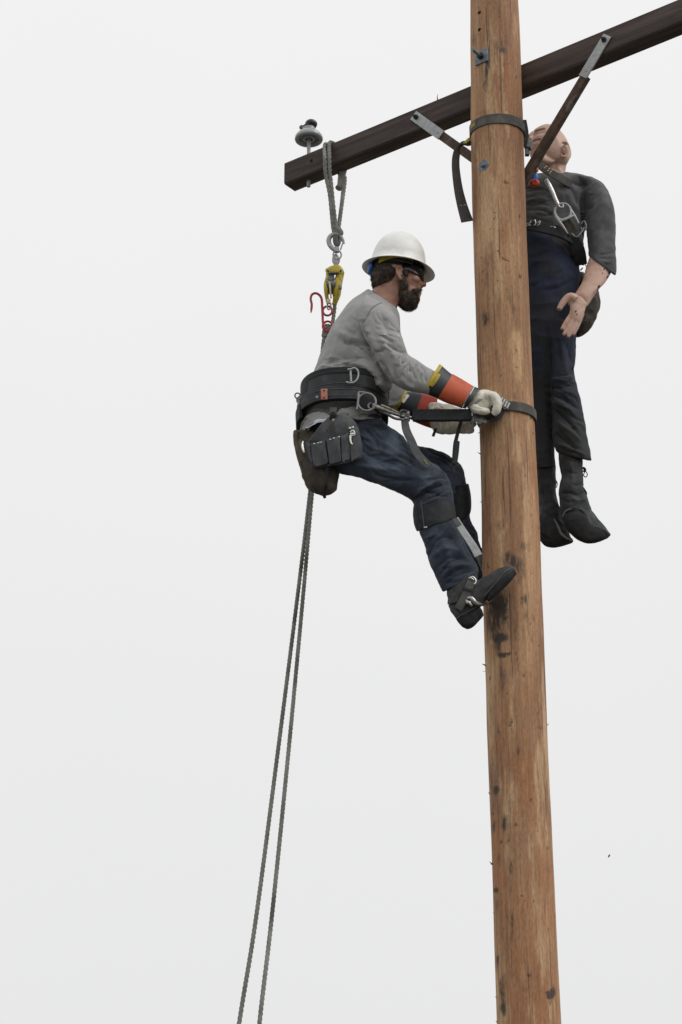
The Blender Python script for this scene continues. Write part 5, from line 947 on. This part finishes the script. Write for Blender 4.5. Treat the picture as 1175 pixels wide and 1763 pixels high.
mk('strap_bend', M().ribbon([P(813, 238, .02), P(807, 241, .0), P(800, 247, -.015)], .018, .006, [.3, .5, .8], sub=4), m_grn, ms)
mk('side_strap', M().ribbon([P(903, 206, .01), P(905, 225, .03), P(906, 245, .05), P(909, 258, .06)], [.024, .034, .034, .03], .008, [.8, .6, 0], sub=4), m_strapd, ms)
mk('buckle', M().box(P(912, 248, .055), [.012, 0, -.006], [.005, 0, .024], [0, .012, 0], .004).box(P(908, 262, .06), [.010, 0, 0], [0, 0, .016], [0, .012, 0], .004).ell(P(914, 254, .04), (.006, .006, .012)), m_dsteel, ms)
# strap across the collar and the snap hook into the chest plate
cst = M().ribbon([P(908, 290, .08), P(926, 283, DM - .17), P(940, 292, DM - .155), P(955, 301, DM - .15), P(972, 310, DM - .13), P(984, 318, DM - .10)], [.038, .040, .038, .038, .040, .034], .007, unit([.5, 0, 1]), sub=5); mk('collar_strap', cst, m_strap, ms)
for x, y in ((938, 289), (941, 286.5), (943.5, 293.5), (946, 290.5), (949, 295), (952, 292), (929, 280), (947, 298)): mk('strap_stud', M().ell(P(x, y, DM - .168), (.0042, .003, .0042)), m_cream, ms)
mk('snap_hook', M().eloft([(938, 311, 943, 306, DM - .19, .008), (941, 318, 949, 315, DM - .20, .010), (948, 330, 955, 327, DM - .20, .010), (954, 343, 960, 340, DM - .20, .009), (960, 354, 964, 349, DM - .20, .008)], n=14).tube([P(960, 350, DM - .20), P(964, 356, DM - .20), P(969, 357, DM - .20), (P(970, 352, DM - .20))], .005, n=10, sub=4), m_steel, ms)
dr = M().tube([P(970 + 13.5 * math.cos(t), 364 + 14 * math.sin(t), DM - .19) for t in np.linspace(0, 2 * math.pi, 29)[:-1]], .0052, n=10, closed=True)
dr.tube([P(956, 358, DM - .19), P(956, 368, DM - .19), P(962, 379, DM - .19), P(970, 390, DM - .19), P(978, 402, DM - .18)], [.004, .006, .0075, .006, .0035], n=10, sub=4).tube([P(983, 360, DM - .19), P(990, 372, DM - .185), P(997, 384, DM - .18)], [.005, .0065, .004], n=10, sub=4).tube([P(963, 381, DM - .19), P(974, 377, DM - .19), P(988, 371, DM - .185)], .0070, n=10, sub=4)
mk('chest_plate', dr, m_galv, mq)
mk('plate_strap', M().ribbon([P(972, 378, DM - .175), P(980, 390, DM - .17), P(988, 402, DM - .16)], .048, .008, unit([1, 0, .6]), sub=3), m_bag, mq)
mk('chest_buckle', M().tube([P(985, 402, DM - .19), P(993, 408, DM - .19), P(1001, 400, DM - .18), P(1006, 392, DM - .17)], .0035, n=8, sub=3).tube([P(1001, 386, DM - .17), P(1006, 380, DM - .17), P(1010, 390, DM - .17), P(1006, 398, DM - .17), P(1001, 392, DM - .17)], .0035, n=8, sub=3), m_dsteel, mq)
mk('chest_knob', M().ell(P(920.5, 315, DM - .20), (.025, .02, .018)).lathe(P(921, 314, DM - .21), [(.001, 0), (.012, 0), (.012, .012), (.007, .012), (.007, .004), (.001, .004)], (0, -1, -.3), n=16), m_red2, mq)
mk('whistle_body', M().eloft([(915, 297, 927, 298, DM - .19, .014), (914, 303, 928, 305, DM - .19, .016), (913, 309, 926, 310, DM - .19, .014)], n=16), m_blue, mq)
mk('whistle_cap', M().ell(P(923.5, 292, DM - .20), (.012, .012, .014)), m_org2, mq)
# ------------------------------------------------------------------ wood chip in the air
ch = M().ribbon([P(1048, 1476.5, .1), P(1049.6, 1473.5, .1), P(1051, 1471.5, .1)], [.003, .0065, .002], .002, [1, 0, -.4], sub=3)
solo('wood_chip', ch, m_bag, 'tiny dark wood chip in mid air right of the pole', 'wood chip')
